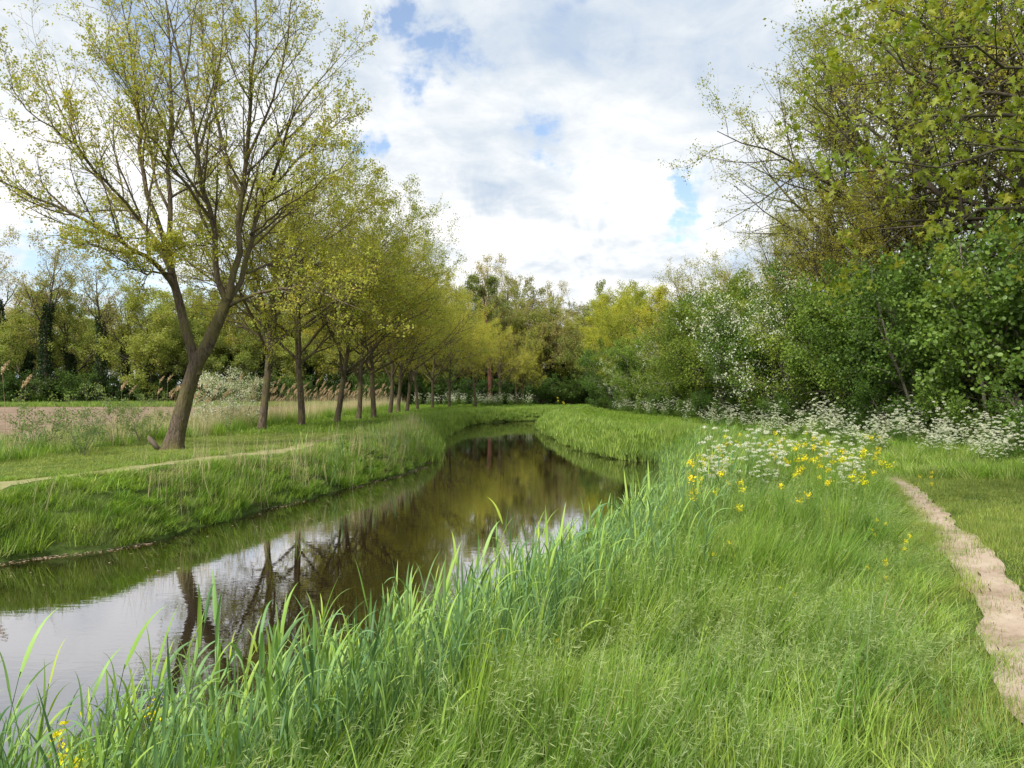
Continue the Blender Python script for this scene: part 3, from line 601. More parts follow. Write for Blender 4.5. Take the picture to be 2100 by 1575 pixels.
for i in range(16):
    y = 16.5 + i * 3.6 + qw.uniform(-.5, .5); x = np.interp(y, [15, 35, 70], [12.5, 11.5, 9.2]) + qw.uniform(-.2, .3)
    place('bramble_bush', K['low'], (x, y, gz(x, y)), i * 2.3, qw.uniform(.5, .85), 'low dark bush at the foot of the hedge', 'bush', 'low bushes along the hedge foot')
# trees rising above the hedge
tall = {'oak': tree_meshes('tall_a', 71, 16, .34, 30, .2, 10.0, .092, OAKY + OAK + OAK, up=.03, l2=13, l3=11, per=7, gap=.66, k=4, bark=M_bark_far, ang=(30, 78), lspread=.11, tp=.3, rend=.25),
        'pale': tree_meshes('tall_b', 72, 9, .2, 18, .15, 7.4, .10, OLIVE + OAKY, tp=.25, rend=.3, up=.09, l2=10, l3=9, per=6, k=3, lspread=.12, ang=(35, 65)),
        'yellow': tree_meshes('tall_c', 73, 9.5, .2, 18, .18, 6.4, .12, BRIGHT + OAKY, tp=.3, rend=.3, ang=(25, 72), up=.07, l2=9, l3=8, per=8, k=4, lspread=.14)}
for (x, y, kd, s, lab) in [(17.7, 25, 'oak', 1.0, 'tall olive leaved oak filling the upper right above the hedge'), (17.6, 33.5, 'oak', .98, 'tall oak behind the big one on the right'), (16.0, 40, 'oak', .60, 'oak with a low reaching limb above the white hawthorn'), (15.8, 32, 'oak', .58, 'smaller oak leaning out over the hedge left of the big one'),
                           (13.0, 52, 'pale', .82, 'pale wispy willow like tree above the maples'), (18, 56, 'pale', .92, 'wispy tree right of the pale one above the hedge'), (12.2, 62, 'yellow', .80, 'yellow brown tree above the far hedge'),
                           (11.2, 69, 'yellow', .86, 'bright yellow tree over the far hedge'), (10.6, 77, 'yellow', .88, 'brightest yellow green tree closing the hedge'), (12.5, 87, 'yellow', 1.05, 'tall yellow green tree furthest along the hedge'), (19.5, 19, 'oak', .95, 'oak standing behind the hazels at right frame edge')]:
    place('tall_oak' if kd == 'oak' else 'tall_tree', tall[kd], (x, y, 1.1), x * 3, s, lab, 'tree', 'trees rising over the hedge')
# slim pale trunks in the hedge
for i, (px, D, lean) in enumerate([(1722, 28.5, -.06), (1780, 26.5, .02), (1905, 23.0, -.22), (2030, 20, -.15), (1560, 36.5, .1)]):
    q = np.random.default_rng(90 + i); x = (px - HX) / FPX * D
    P, Rr = grow(np.array([[0, 0, -.2]]), np.array([[lean, 0, 1.]]), np.array([6.0]), np.array([.055]), 14, .05, .02, q, rend=.3)
    c = children(P, Rr, 9, .35, .95, (35, 60), .25, q); P1, R1 = grow(*c[:2], c[2], np.maximum(c[3], .006), 6, .1, .05, q)
    V, F = merge([tubes(P, Rr, 9), tubes(P1, R1, 4)]); tm = mesh('slim', V, [F], smooth=True); tm.materials.append(M_bark_pale)
    pos = cluster(twig_points(P1, 30, q), 4, .12, q); lv, lf = leaves(pos, .09, OVAL, q); lm = mesh('slimc', lv, [lf], leaf_cols(len(pos), 6, MID, q)); lm.materials.append(M_leaf)
    place('slim_tree', [('trunk', tm), ('crown', lm)], (x, D, gz(x, D)), 0, 1, ['thin pale trunk standing out against the dark hedge', 'thin grey trunk just left of the pale one in the hedge', 'leaning thin trunk among the hazel leaves', 'slanting thin trunk near the right frame edge', 'thin trunk below the white hawthorn blossom'][i], 'tree', 'slim trunks in the hedge')

# near maple reaching in from the right, trunk outside the picture
def near_maple():
    q = np.random.default_rng(81); org = np.array([9.6, 9.2, gz(9.6, 9.2)])
    def limb(pts, r0, r1, n=12):
        Kp = np.array(pts, float); s = np.concatenate([[0], np.cumsum(np.linalg.norm(np.diff(Kp, axis=0), axis=1))]); t = np.linspace(0, s[-1], n)
        P = np.stack([np.interp(t, s, Kp[:, i]) for i in range(3)], 1); P[1:] += q.normal(0, .04, (n - 1, 3)); return P, np.linspace(r0, r1, n)
    L_ = [limb([(9.6, 9.2, .8), (9.7, 9.3, 4), (9.5, 9.4, 7), (9.6, 9.6, 11)], .2, .08)]
    def l(a, *pts): 
        return limb([a] + [at(*p) for p in pts], .05, .008)
    L_ += [l((9.6, 9.2, 5.6), (2050, 190, 9.5), (1960, 170, 9.6), (1850, 140, 9.8), (1790, 90, 10), (1750, 60, 10.2)),
           l((9.6, 9.3, 5.2), (2040, 225, 9.2), (1950, 240, 9), (1870, 260, 8.8), (1830, 265, 8.7), (1780, 225, 8.6)),
           l((9.6, 9.2, 4.8), (2060, 300, 8.8), (1980, 330, 8.6), (1900, 350, 8.4), (1830, 330, 8.3)),
           l((9.6, 9.3, 6.4), (2060, 90, 9.6), (1960, 40, 9.8), (1870, 20, 10), (1790, -10, 10)),
           l((9.6, 9.3, 4.4), (2060, 420, 10), (1960, 450, 10.4), (1880, 470, 10.8), (1800, 480, 11)),
           l((9.6, 9.3, 5.9), (2080, 130, 8.4), (2010, 100, 8.2), (1930, 90, 8)),
           l((9.6, 9.3, 7.4), (2060, -40, 9), (1980, -80, 9), (1880, -60, 9))]
    P1 = np.array([a for a, b in L_[1:]]); R1 = np.array([b for a, b in L_[1:]])
    c = children(P1, R1, 9, .25, .98, (30, 65), .26, q, .6, .3); P2, R2 = grow(*c[:2], c[2], np.maximum(c[3], .006), 7, .12, .0, q)
    c = children(P2, R2, 5, .2, .98, (30, 65), .5, q, .6, .3, lmin=.25); P3, R3 = grow(*c[:2], c[2], np.maximum(c[3], .005), 5, .14, -.02, q)
    V, F = merge([tubes(L_[0][0][None], L_[0][1][None], 12), tubes(P1, R1, 7), tubes(P2, R2, 5), tubes(P3, R3, 3)])
    tm = mesh('near_maple_trunk', V - org, [F], smooth=True); tm.materials.append(M_bark_far)
    tips = np.vstack([P3[:, -1], P3[:, -2][::2], P2[:, -1]])
    tips = tips[q.uniform(0, 1, len(tips)) < .5]
    pos = cluster(tips, 12, .095, q); lv, lf = leaves(pos, .088, MAPLE, q, .9, .35)
    lm = mesh('near_maple_crown', lv - org, [lf], leaf_cols(len(pos), 14, [(.26, .34, .035), (.17, .28, .03), (.34, .36, .04), (.11, .2, .025)], q, 7)); lm.materials.append(M_leaf)
    place('maple_tree', [('trunk', tm), ('crown', lm)], org, 0, 1, 'near maple whose big lobed leaves hang in at the top right', 'tree')
near_maple()

# shrubs and saplings by the ditch on the left
sap = shrub_meshes('sapling', 95, 2.4, 6, .9, .06, [(.16, .26, .08), (.22, .33, .12), (.26, .36, .10)], DIAMOND, 7, 5, 5, 3, spreadc=.07, stem_r=.012)
for i, (px, D, s, lab) in enumerate([(70, 21, .95, 'leafy willow sapling at the far left of the ditch'), (235, 23, .85, 'wispy willow sapling left of the leaning oak'), (300, 24.5, .7, 'small sapling between the wispy one and the leaning oak'), (170, 20, .5, 'short sapling low among the ditch reeds')]):
    x = (px - HX) / FPX * D; place('willow_sapling', sap, (x, D, gz(x, D)), i * 1.9, s, lab, 'sapling', 'saplings along the ditch')
hb = shrub_meshes('ditch_haw', 96, 3.5, 8, 1.3, .05, MID + SPRING, OVAL, 9, 7, 3, 3, blossom=1.0, spreadc=.08, stem_r=.025, lean=-.1)
x = (468 - HX) / FPX * 34; place('hawthorn', hb, (x, 34, gz(x, 34)), .6, 1.0, 'small hawthorn thick with white blossom right of the leaning oak', 'shrub')

# ------------------------------------------------------------------ blades: tufts, reeds, flowers
def blades(n, r, h, w, seg, q, lean=.25, wind=(.0, 0), pal=((.1, .2, .03),), curl=1.0, base=None, tip=0.05, flop=.0):
    a = q.uniform(0, 6.28, n); rr = r * np.sqrt(q.uniform(0, 1, n)); b = np.stack([np.cos(a) * rr, np.sin(a) * rr, np.full(n, -.03)], 1) if base is None else base
    hh = q.uniform(h[0], h[1], n); az = q.uniform(0, 6.28, n); l0 = np.abs(q.normal(0, lean, n))
    d = np.stack([np.cos(az) * l0 + wind[0], np.sin(az) * l0 + wind[1], np.ones(n)], 1); d = unit(d)
    side = unit(np.cross(d, unit(np.stack([np.cos(az + q.normal(0, .6, n)), np.sin(az), 0 * az], 1)))); bend = np.stack([d[:, 0], d[:, 1], -.45 * np.ones(n)], 1) * curl * q.uniform(.3, 1.3, n)[:, None]
    P = np.zeros((n, seg + 1, 3)); P[:, 0] = b; dd = d.copy()
    for i in range(seg):
        dd = unit(dd + bend * (1.0 / seg) * (1.2 * (i + .3) / seg)); P[:, i + 1] = P[:, i] + dd * (hh / seg)[:, None]
    t = np.linspace(0, 1, seg + 1); prof = np.where(t < .35, .7 + .3 * t / .35, 1 - (1 - tip) * ((t - .35) / .65) ** 1.3)
    W = (w * q.uniform(.7, 1.3, n))[:, None] * prof[None] / 2
    V = np.stack([P - side[:, None] * W[..., None], P + side[:, None] * W[..., None]], 2).reshape(-1, 3)
    bi, i = np.meshgrid(np.arange(n), np.arange(seg), indexing='ij'); o = (bi * (seg + 1) + i) * 2
    F = np.stack([o, o + 1, o + 3, o + 2], -1).reshape(-1, 4)
    pal = np.array(pal); wt = q.dirichlet(np.ones(len(pal)) * .5, n); c = (wt @ pal) * q.uniform(.75, 1.2, (n, 1))
    cc = c[:, None].repeat(seg + 1, 1)
    return V, F, cc[:, :, None].repeat(2, 2).reshape(-1, 3), P
def tuft(name, mat, *sets):
    V, F, Cc, o = [], [], [], 0
    for v, f, c in sets: V.append(v); F.append(f + o); Cc.append(c); o += len(v)
    me = mesh(name, np.vstack(V), [np.vstack(F)], np.vstack(Cc)); me.materials.append(mat); return me

def scatter(name, pts, metas, kinds, rot, scl, label, group=None):
    """one stuff object: the points of the plants with the given tuft meshes set on them"""
    me = bpy.data.meshes.new(name); me.vertices.add(len(pts)); me.vertices.foreach_set('co', np.asarray(pts, np.float32).ravel())
    for an, ty, dat in (('rot', 'FLOAT_VECTOR', rot), ('scl', 'FLOAT_VECTOR', scl), ('idx', 'INT', kinds)):
        a = me.attributes.new(an, ty, 'POINT'); a.data.foreach_set('vector' if ty == 'FLOAT_VECTOR' else 'value', np.asarray(dat, np.float32 if ty != 'INT' else np.int32).ravel())
    o = obj(name, me); tag(o, label, 'grass' if 'grass' in name else 'plants', group, 'stuff')
    col = bpy.data.collections.new(name + '_tufts')
    for i, m in enumerate(metas):
        t = bpy.data.objects.new(f'{name}_tuft_{i:02d}', m); col.objects.link(t)
    ng = bpy.data.node_groups.new(name + '_nodes', 'GeometryNodeTree')
    ng.interface.new_socket('Geometry', in_out='INPUT', socket_type='NodeSocketGeometry'); ng.interface.new_socket('Geometry', in_out='OUTPUT', socket_type='NodeSocketGeometry')
    gi = ng.nodes.new('NodeGroupInput'); go = ng.nodes.new('NodeGroupOutput'); L = ng.links.new
    ci = ng.nodes.new('GeometryNodeCollectionInfo'); ci.inputs[0].default_value = col; ci.inputs['Separate Children'].default_value = True; ci.inputs['Reset Children'].default_value = True
    ip = ng.nodes.new('GeometryNodeInstanceOnPoints'); ip.inputs['Pick Instance'].default_value = True
    def na(nm, ty):
        n = ng.nodes.new('GeometryNodeInputNamedAttribute'); n.data_type = ty; n.inputs[0].default_value = nm; return n.outputs[0]
    L(gi.outputs[0], ip.inputs['Points']); L(ci.outputs[0], ip.inputs['Instance']); L(na('idx', 'INT'), ip.inputs['Instance Index'])
    e2r = ng.nodes.new('FunctionNodeEulerToRotation'); L(na('rot', 'FLOAT_VECTOR'), e2r.inputs[0]); L(e2r.outputs[0], ip.inputs['Rotation'])
    L(na('scl', 'FLOAT_VECTOR'), ip.inputs['Scale']); L(ip.outputs[0], go.inputs[0])
    md = o.modifiers.new('tufts', 'NODES'); md.node_group = ng
    return o

G_LUSH = [(.15, .30, .045), (.21, .39, .055), (.29, .47, .07), (.10, .22, .04), (.34, .46, .13)]
G_BANK = [(.20, .38, .04), (.28, .48, .055), (.14, .28, .035), (.34, .50, .08)]
G_LIGHT = [(.36, .47, .14), (.28, .42, .10), (.42, .48, .19)]
G_LAWN = [(.20, .33, .05), (.28, .42, .06), (.36, .44, .10), (.42, .39, .18), (.15, .26, .04)]
G_FEATH = [(.28, .42, .13), (.36, .46, .20), (.22, .36, .10)]
G_REED = [(.18, .33, .11), (.24, .41, .12), (.29, .46, .09), (.14, .27, .11)]
G_STRAW = [(.62, .53, .33), (.54, .45, .27), (.48, .42, .24), (.68, .60, .42)]
WIND = (.28, .10)

def feather(q, n=7):
    """thin culms with drooping seed heads"""
    v, f, c, P = blades(n, .2, (.4, .66), .0022, 7, q, .35, WIND, G_FEATH, 1.7, tip=.5)
    V, F, Cc, o = [v], [f], [c], len(v)
    for i in range(n):
        p = P[i, 3:]; m_ = 26; t = q.uniform(.35, .999, m_) * (len(p) - 1); k_ = t.astype(int); pt = p[k_] + (p[np.minimum(k_ + 1, len(p) - 1)] - p[k_]) * (t - k_)[:, None]
        d = unit(p[-1] - p[0]) * .5 + q.normal(0, .35, (m_, 3)) + [.25, .1, -.4]; d = unit(d); s = unit(np.cross(d, q.normal(0, 1, (m_, 3)))); ln = q.uniform(.025, .055, (m_, 1)); off = q.normal(0, .014, (m_, 3)) 
        a = pt + off; V4 = np.stack([a, a + d * ln * .5 + s * .0016, a + d * ln, a + d * ln * .5 - s * .0016], 1).reshape(-1, 3)
        F4 = (np.arange(m_)[:, None] * 4 + np.arange(4)[None]) + o; V.append(V4); F.append(F4); Cc.append(np.full((m_ * 4, 3), G_FEATH[1]) * q.uniform(.8, 1.15, (m_, 1)).repeat(4, 0)); o += m_ * 4
    return np.vstack(V), np.vstack(F), np.vstack(Cc)

qt = np.random.default_rng(101)
lush = [tuft(f'lush{i}', M_grass, blades(70, .17, (.15, .52), .0055, 6, qt, .36, WIND, G_LUSH, 1.2)[:3]) for i in range(5)]
lush += [tuft(f'lushf{i}', M_grass, blades(46, .17, (.22, .5), .005, 5, qt, .34, WIND, G_LUSH, 1.2)[:3], feather(qt, 6)) for i in range(4)]
lush += [tuft(f'lusht{i}', M_grass, blades(50, .12, (.35, .7), .007, 6, qt, .22, WIND, [(.13, .25, .04), (.19, .34, .045), (.27, .43, .06)], 1.0)[:3]) for i in range(3)]
lawn = [tuft(f'lawn{i}', M_grass, blades(90, .16, (.04, .13), .004, 3, qt, .5, (.1, 0), G_LAWN, .9)[:3]) for i in range(5)]
bank = [tuft(f'bank{i}', M_grass, blades(70, .22, (.2, .5), .010, 4, qt, .32, (.15, -.05), G_BANK, 1.0)[:3]) for i in range(5)]
bank += [tuft(f'bankl{i}', M_grass, blades(60, .22, (.25, .55), .009, 4, qt, .3, (.15, -.05), G_LIGHT, 1.0)[:3]) for i in range(2)]
far = [tuft(f'far{i}', M_grass, blades(110, .6, (.14, .38), .022, 3, qt, .35, (.1, 0), G_BANK + G_LIGHT, .9)[:3]) for i in range(5)]
farlow = [tuft(f'farlow{i}', M_grass, blades(130, .6, (.05, .16), .02, 2, qt, .5, (.1, 0), [(.20, .34, .045), (.28, .42, .06), (.16, .28, .04)], .9)[:3]) for i in range(4)]
straw = [tuft(f'straw{i}', M_dry, blades(26, .25, (.5, 1.8), .007, 4, qt, .12, (.05, 0), G_STRAW, .35)[:3]) for i in range(4)]

lush += [tuft(f'lushy{i}', M_grass, blades(60, .16, (.15, .5), .006, 6, qt, .4, WIND, [(.33, .49, .08), (.28, .45, .07), (.38, .50, .13)], 1.2)[:3]) for i in range(3)]
lush += [tuft(f'lushs{i}', M_grass, blades(34, .16, (.15, .5), .006, 6, qt, .4, WIND, G_LUSH, 1.2)[:3], blades(9, .16, (.2, .6), .004, 5, qt, .5, WIND, G_STRAW, 1.4)[:3]) for i in range(2)]
q_ = qt; wl = []
for i in range(3):      # broad leaved weeds in the sward
    a_ = q_.uniform(0, 6.28, 16); bp_ = np.stack([np.cos(a_), np.sin(a_), 0 * a_], 1) * q_.uniform(.02, .06, (16, 1))
    wl.append(tuft(f'weed{i}', M_grass, blades(16, .05, (.12, .3), .034, 5, q_, .7, (0, 0), [(.24, .38, .06), (.30, .44, .09), (.2, .34, .06)], 1.3, base=bp_)[:3]))
lush += wl
def pts_in(n, x0, x1, y0, y1, q): return q.uniform(x0, x1, n), q.uniform(y0, y1, n)
def in_view(x, y, m=1.2):  # what the photograph and a step to its side could show
    return np.abs(x) < y * .70 + m + 1
def put(name, x, y, metas, label, q, rotr=math.pi, s=(.8, 1.2), sz=None, kinds=None, tilt=.12, lift=0):
    z = ground_z(x, y) + lift; n = len(x)
    rot = np.stack([q.normal(0, tilt, n), q.normal(0, tilt, n), q.uniform(-rotr, rotr, n)], 1)
    s_ = q.uniform(s[0], s[1], n); scl = np.stack([s_, s_, s_ * (sz if sz is not None else 1)], 1)
    k = q.integers(0, len(metas), n) if kinds is None else kinds
    return scatter(name, np.stack([x, y, z], 1), metas, k, rot, scl, label)

qs = np.random.default_rng(202)
# near meadow between the stream and the right path
x, y = pts_in(26000, -6, 12, 1.2, 17, qs)
d = water_d(x, y); dp = seg_dist(x, y, PATH_R); left = is_left(x, y)
right_of_path = x > np.interp(y, PATH_R[:, 1], PATH_R[:, 0])
m = (~left) & (d > .12) & (dp > .42) & (~right_of_path) & in_view(x, y) & (np.hypot(x, y) > 1.5)
clump = fract_noise(x, y, 2.6, 11); fine = fract_noise(x, y, 7.0, 13); hgt = np.clip(.76 + .42 * clump + .36 * fine, .2, 1.4) * np.clip((dp - .2) / .9, .3, 1) * np.where(y > 9, 1.15, 1) * np.clip(.45 + d * .6, .5, 1)
m &= qs.uniform(0, 1, len(x)) < np.where(y < 8, .9, .75) * np.clip(.62 + .8 * fine, .16, 1)
u = qs.uniform(0, 1, len(x)); pf = np.clip(.30 + .5 * fract_noise(x, y, 1.3, 12), .04, .8); pt = np.clip(.25 + .5 * fract_noise(x, y, 1.9, 15), .05, .7)
k = np.where(u < pf, qs.integers(5, 9, len(x)), np.where(u < pf + (1 - pf) * pt, qs.integers(9, 12, len(x)), qs.integers(0, 5, len(x))))
v_ = fract_noise(x, y, 1.7, 19); u2 = qs.uniform(0, 1, len(x)); k = np.where((v_ > .2) & (u2 < .6), qs.integers(12, 15, len(x)), k); k = np.where(u2 > .96, qs.integers(15, 17, len(x)), k); k = np.where((u2 > .925) & (u2 < .96), qs.integers(17, 20, len(x)), k)
z = ground_z(x, y); sw = .55 * fract_noise(x, y, 1.4, 16); s_ = qs.uniform(.85, 1.15, len(x)); n_ = m.sum()
rot = np.stack([qs.normal(0, .12, len(x)) + .22 * fract_noise(x, y, 2.2, 17), qs.normal(0, .12, len(x)) + .22 * fract_noise(x, y, 2.0, 18), qs.uniform(-.9, .9, len(x)) + sw], 1)
scatter('meadow_grass', np.stack([x, y, z], 1)[m], lush, k[m], rot[m], np.stack([s_, s_, s_ * hgt], 1)[m], 'tall feathery meadow grass on the near bank')
# lawn beside the right path
x, y = pts_in(30000, -1, 15, 1.0, 24, qs)
d = water_d(x, y); dp = seg_dist(x, y, PATH_R); rp = x > np.interp(y, PATH_R[:, 1], PATH_R[:, 0])
m = (d > 1) & in_view(x, y, 2) & ((rp & (dp > qs.uniform(.10, .30, len(x)) + .06 * fract_noise(x, y, 6, 51))) | (~rp & (dp > qs.uniform(.06, .26, len(x)) + .06 * fract_noise(x, y, 6, 52)) & (dp < .8)))
hg = np.where(rp, .8 + np.clip((dp - 1.5) * .55, 0, 1.9), 1.1) * (1 + .4 * fract_noise(x, y, 1.5, 14))
put('lawn_grass', x[m], y[m], lawn, 'short trodden grass along the sandy path', qs, sz=np.clip(hg[m], .4, 3.4))
# bank grass on the left side
x, y = pts_in(26000, -22, 0, 8, 36, qs)
d = water_d(x, y); left = is_left(x, y); dp = seg_dist(x, y, PATH_L)
m = left & (d > .02) & (d < 2.6) & (dp > .42) & in_view(x, y)
clump = fract_noise(x, y, 1.3, 21)
put('bank_grass', x[m], y[m], bank, 'long overhanging grass on the left bank', qs, rotr=1.2, sz=np.clip((.85 + .4 * clump) * np.interp(d, [0, .7, 1.3, 2.6], [.66, .55, .30, .16]), .1, 1.1)[m])
m = left & (d > 2.0) & ((dp > qs.uniform(.12, .42, len(x))) | (qs.uniform(0, 1, len(x)) < .32 + .3 * fract_noise(x, y, 1.2, 71))) & in_view(x, y)
dd = seg_dist(x, y, DITCH)
put('verge_grass', x[m], y[m], lawn, 'short grass of the left verge under the oaks', qs, s=(1.1, 1.6), sz=np.clip(.5 + .25 * clump + np.clip(2.2 - dd, 0, 2) * .8, .25, 3)[m])
# grass farther off
x, y = pts_in(42000, -16, 14, 30, 96, qs)
d = water_d(x, y); left = is_left(x, y); dpl = seg_dist(x, y, PATH_L); dpr = seg_dist(x, y, PATH_R)
m = (d > .05) & (d < 2.4) & (dpl > .5) & in_view(x, y)
put('far_bank_grass', x[m], y[m], far, 'green grass on the distant stream banks', qs, sz=(np.clip(1.1 + .4 * fract_noise(x, y, 1.1, 31), .5, 1.8) * np.interp(d, [0, 1, 2.4], [1, .8, .4]))[m])
m = (d >= 1.9) & (dpl > .35) & in_view(x, y) & (x > -16) & (qs.uniform(0, 1, len(x)) < .6)
put('far_meadow_grass', x[m], y[m], farlow, 'low bright grass beyond the bend and along the far paths', qs)
# right side between near meadow and cove
x, y = pts_in(11000, 2, 15, 11, 34, qs); d = water_d(x, y); left = is_left(x, y); dp = seg_dist(x, y, PATH_R)
m = ~left & (d > .05) & in_view(x, y) & (x < 13.5) & (y > 15 - np.where(x > np.interp(y, PATH_R[:, 1], PATH_R[:, 0]), np.clip(dp - .8, 0, 4) * .9 * qs.uniform(.2, 1, len(x)), 0) + .8 * fract_noise(x, y, 1.8, 35))
put('hedge_side_grass', x[m], y[m], bank, 'grass between the stream cove and the hedge', qs, sz=np.clip((1.0 + .4 * fract_noise(x, y, 1.2, 33)) * np.interp(dp, [.3, 2.6], [.35, 1]), .22, 1.7)[m])
# strip of green beyond the field
x, y = pts_in(5000, -90, -14, 84, 96, qs)
put('field_margin_grass', x, y, far, 'green strip between the bare field and the wood', qs, s=(1.2, 2.0))
# straw of dead reeds standing along the ditch
x, y = pts_in(9000, -26, -10, 11, 80, qs); dd = seg_dist(x, y, DITCH); m = (dd < 1.5) & in_view(x, y) & (qs.uniform(0, 1, len(x)) < np.interp(y, [14, 24, 34], [.25, .45, 1.0]))
put('dry_reed_grass', x[m], y[m], straw, 'dry straw coloured reeds filling the ditch beyond the oaks', qs, s=(.75, 1.1), sz=np.interp(y[m], [16, 24, 34], [.6, .8, 1.05]))
m = (dd < 1.9) & in_view(x, y) & (qs.uniform(0, 1, len(x)) < .8)
put('ditch_grass', x[m], y[m], bank, 'tall blue green grass in the ditch', qs, s=(1.0, 1.5), sz=np.interp(y[m], [20, 34], [.8, 1.4]))
# thin straw among the left bank grass
x, y = pts_in(3000, -11, -2, 11, 40, qs); d = water_d(x, y); m = is_left(x, y) & (d > 0) & (d < 1.2) & (qs.uniform(0, 1, len(x)) < np.clip((y - 12) / 9, .12, 1))
thin = [tuft(f'thin{i}', M_dry, blades(9, .22, (.5, 1.0), .005, 4, qt, .16, (.1, 0), G_STRAW, .4)[:3]) for i in range(3)]
put('bank_straw_grass', x[m], y[m], thin, 'thin dry stalks leaning over the left bank', qs)

# ---- green reeds at the near margin
def reed(q, H=1.25, nl=8):
    warm = np.array([1.35, 1.18, .8]) if q.uniform() < .4 else np.array([1.05, 1.02, 1.0])
    P, Rr = grow(np.zeros((1, 3)), np.array([[.08, .02, 1.]]), np.array([H]), np.array([.0045]), 7, .03, .0, q, rend=.35)
    sv, sf = tubes(P, Rr, 4); sm = mesh('reed_stem', sv, [sf], np.full((len(sv), 3), (.10, .19, .07))); sm.materials.append(M_reed)
    V, F, Cc, o = [], [], [], 0
    for i in range(nl):
        t = .22 + .76 * i / (nl - 1); f = t * 6; k_ = min(5, int(f)); p = P[0, k_] + (P[0, k_ + 1] - P[0, k_]) * (f - k_); az = (i % 2) * math.pi + q.normal(.3, .5); ln = q.uniform(.32, .52) * (1 - .25 * abs(t - .5)); 
        dirv = np.array([math.cos(az), math.sin(az) * .8, 0]) ; up = q.uniform(3.0, 5.5) if q.uniform() < .8 else 1.6; d = unit(dirv + [0.15, 0, up]); bend = (dirv + [.25, 0, -.9]) * q.uniform(.03, .30) * (2.6 if up < 2 else 1)
        seg = 8; pp = [p]; dd = d
        for s in range(seg): dd = unit(dd + bend * (s / seg) ** 1.3 * .8); pp.append(pp[-1] + dd * ln / seg)
        pp = np.array(pp); tt = np.linspace(0, 1, seg + 1); side = unit(np.cross(d, dirv + [0, 0, .01])); side = unit(side + q.normal(0, .25, 3)); nrm = unit(np.cross(side, d))
        W = (.024 * q.uniform(.7, 1.2) * np.where(tt < .25, .45 + .55 * tt / .25, (1 - ((tt - .25) / .75) ** 1.6) + .02) / 2)[:, None]
        v = np.stack([pp - side * W + nrm * W * .35, pp, pp + side * W + nrm * W * .35], 1).reshape(-1, 3); a = np.arange(seg) * 3 + o
        V.append(v); F.append(np.stack([a, a + 1, a + 4, a + 3], 1)); F.append(np.stack([a + 1, a + 2, a + 5, a + 4], 1)); c = np.array(G_REED)[q.integers(0, 4)] * q.uniform(.8, 1.2); Cc.append(np.full((len(v), 3), c * warm)); o += len(v)
    lm = mesh('reed_leaves', np.vstack(V), [np.vstack(F)], np.vstack(Cc), smooth=True); lm.materials.append(M_reed)
    return [('stem', sm), ('leaves', lm)]
qr = np.random.default_rng(303)
reeds = [reed(qr, qr.uniform(1.0, 1.45), int(qr.integers(6, 10))) for _ in range(12)]
x, y = pts_in(42000, -6, 9, 1.8, 30, qr); x2, y2 = pts_in(3400, -6, 1.5, 1.8, 7.5, qr); x = np.concatenate([x, x2]); y = np.concatenate([y, y2]); d = water_d(x, y)
dens = np.where(y < 6, 1.1, np.where(y < 12, .85, .75))
wid = np.interp(y, [2, 5, 8, 12, 20, 30], [1.3, 1.3, 1.7, 2.0, 1.9, 1.5])
m = ~is_left(x, y) & (d > np.where(y < 8, -1.25, -.7)) & (d < wid) & in_view(x, y) & (np.hypot(x, y) > 2.5) & (qr.uniform(0, 1, len(x)) < dens * (.8 * np.exp(-(np.maximum(d, 0) / .6) ** 2) + .16) * np.where(y > 14, .7, 1) * np.clip(.9 + .7 * fract_noise(x, y, 2.5, 61), .15, 1.3))
x, y, d = x[m], y[m], d[m]; o_ = np.argsort(np.hypot(x, y)); x, y, d = x[o_], y[o_], d[o_]
z = np.maximum(ground_z(x, y), -.2)
ni = 300
for i in range(min(ni, len(x))):
    s = qr.uniform(.50, .80)
    place('green_reed', reeds[i % 12], (x[i], y[i], z[i]), qr.normal(0, .8), s, 'young green reed with long pointed leaves at the near water edge', 'reed', 'green reeds along the near water edge', tilt=(qr.normal(0, .06), .08 + qr.normal(0, .06)))
def joined(parts):
    Vs, Fs, Cs, o = [], [], [], 0
    for _, me in parts:
        v = np.zeros(len(me.vertices) * 3, np.float32); me.vertices.foreach_get('co', v); f = np.zeros(len(me.loops), np.int32); me.loops.foreach_get('vertex_index', f)
        c = np.zeros(len(me.vertices) * 4, np.float32); me.color_attributes['col'].data.foreach_get('color', c)
        Vs.append(v.reshape(-1, 3)); Fs.append(f.reshape(-1, 4) + o); Cs.append(c.reshape(-1, 4)[:, :3]); o += len(me.vertices)
    me = mesh('reed_clump', np.vstack(Vs), [np.vstack(Fs)], np.vstack(Cs)); me.materials.append(M_reed); return me
rj = [joined(r) for r in reeds]
xr, yr = x[ni:], y[ni:]; n = len(xr)
scatter('reed_bed', np.stack([xr, yr, z[ni:]], 1), rj, qr.integers(0, 12, n), np.stack([qr.normal(0, .07, n), .08 + qr.normal(0, .07, n), qr.normal(0, .9, n)], 1), np.stack([qr.uniform(.50, .80, n) * np.interp(yr, [8, 13], [1, .82])] * 3, 1), 'dense bed of green reeds further along the near bank')
# reeds along left bank toes and ditch
x, y = pts_in(5000, -20, 0, 14, 40, qr); d = water_d(x, y); dd = seg_dist(x, y, DITCH)
m = is_left(x, y) & in_view(x, y) & (((d > -.1) & (d < .7) & (y > 19) & (qr.uniform(0, 1, len(x)) < .5)) | ((dd < 1.2) & (qr.uniform(0, 1, len(x)) < .6)))
n = m.sum(); scatter('left_reed_bed', np.stack([x[m], y[m], np.maximum(ground_z(x[m], y[m]), -.1)], 1), rj, qr.integers(0, 12, n), np.stack([qr.normal(0, .08, n), qr.normal(0, .08, n), qr.uniform(0, 6, n)], 1), np.stack([qr.uniform(.45, .8, n)] * 3, 1), 'blue green reeds at the foot of the left bank')

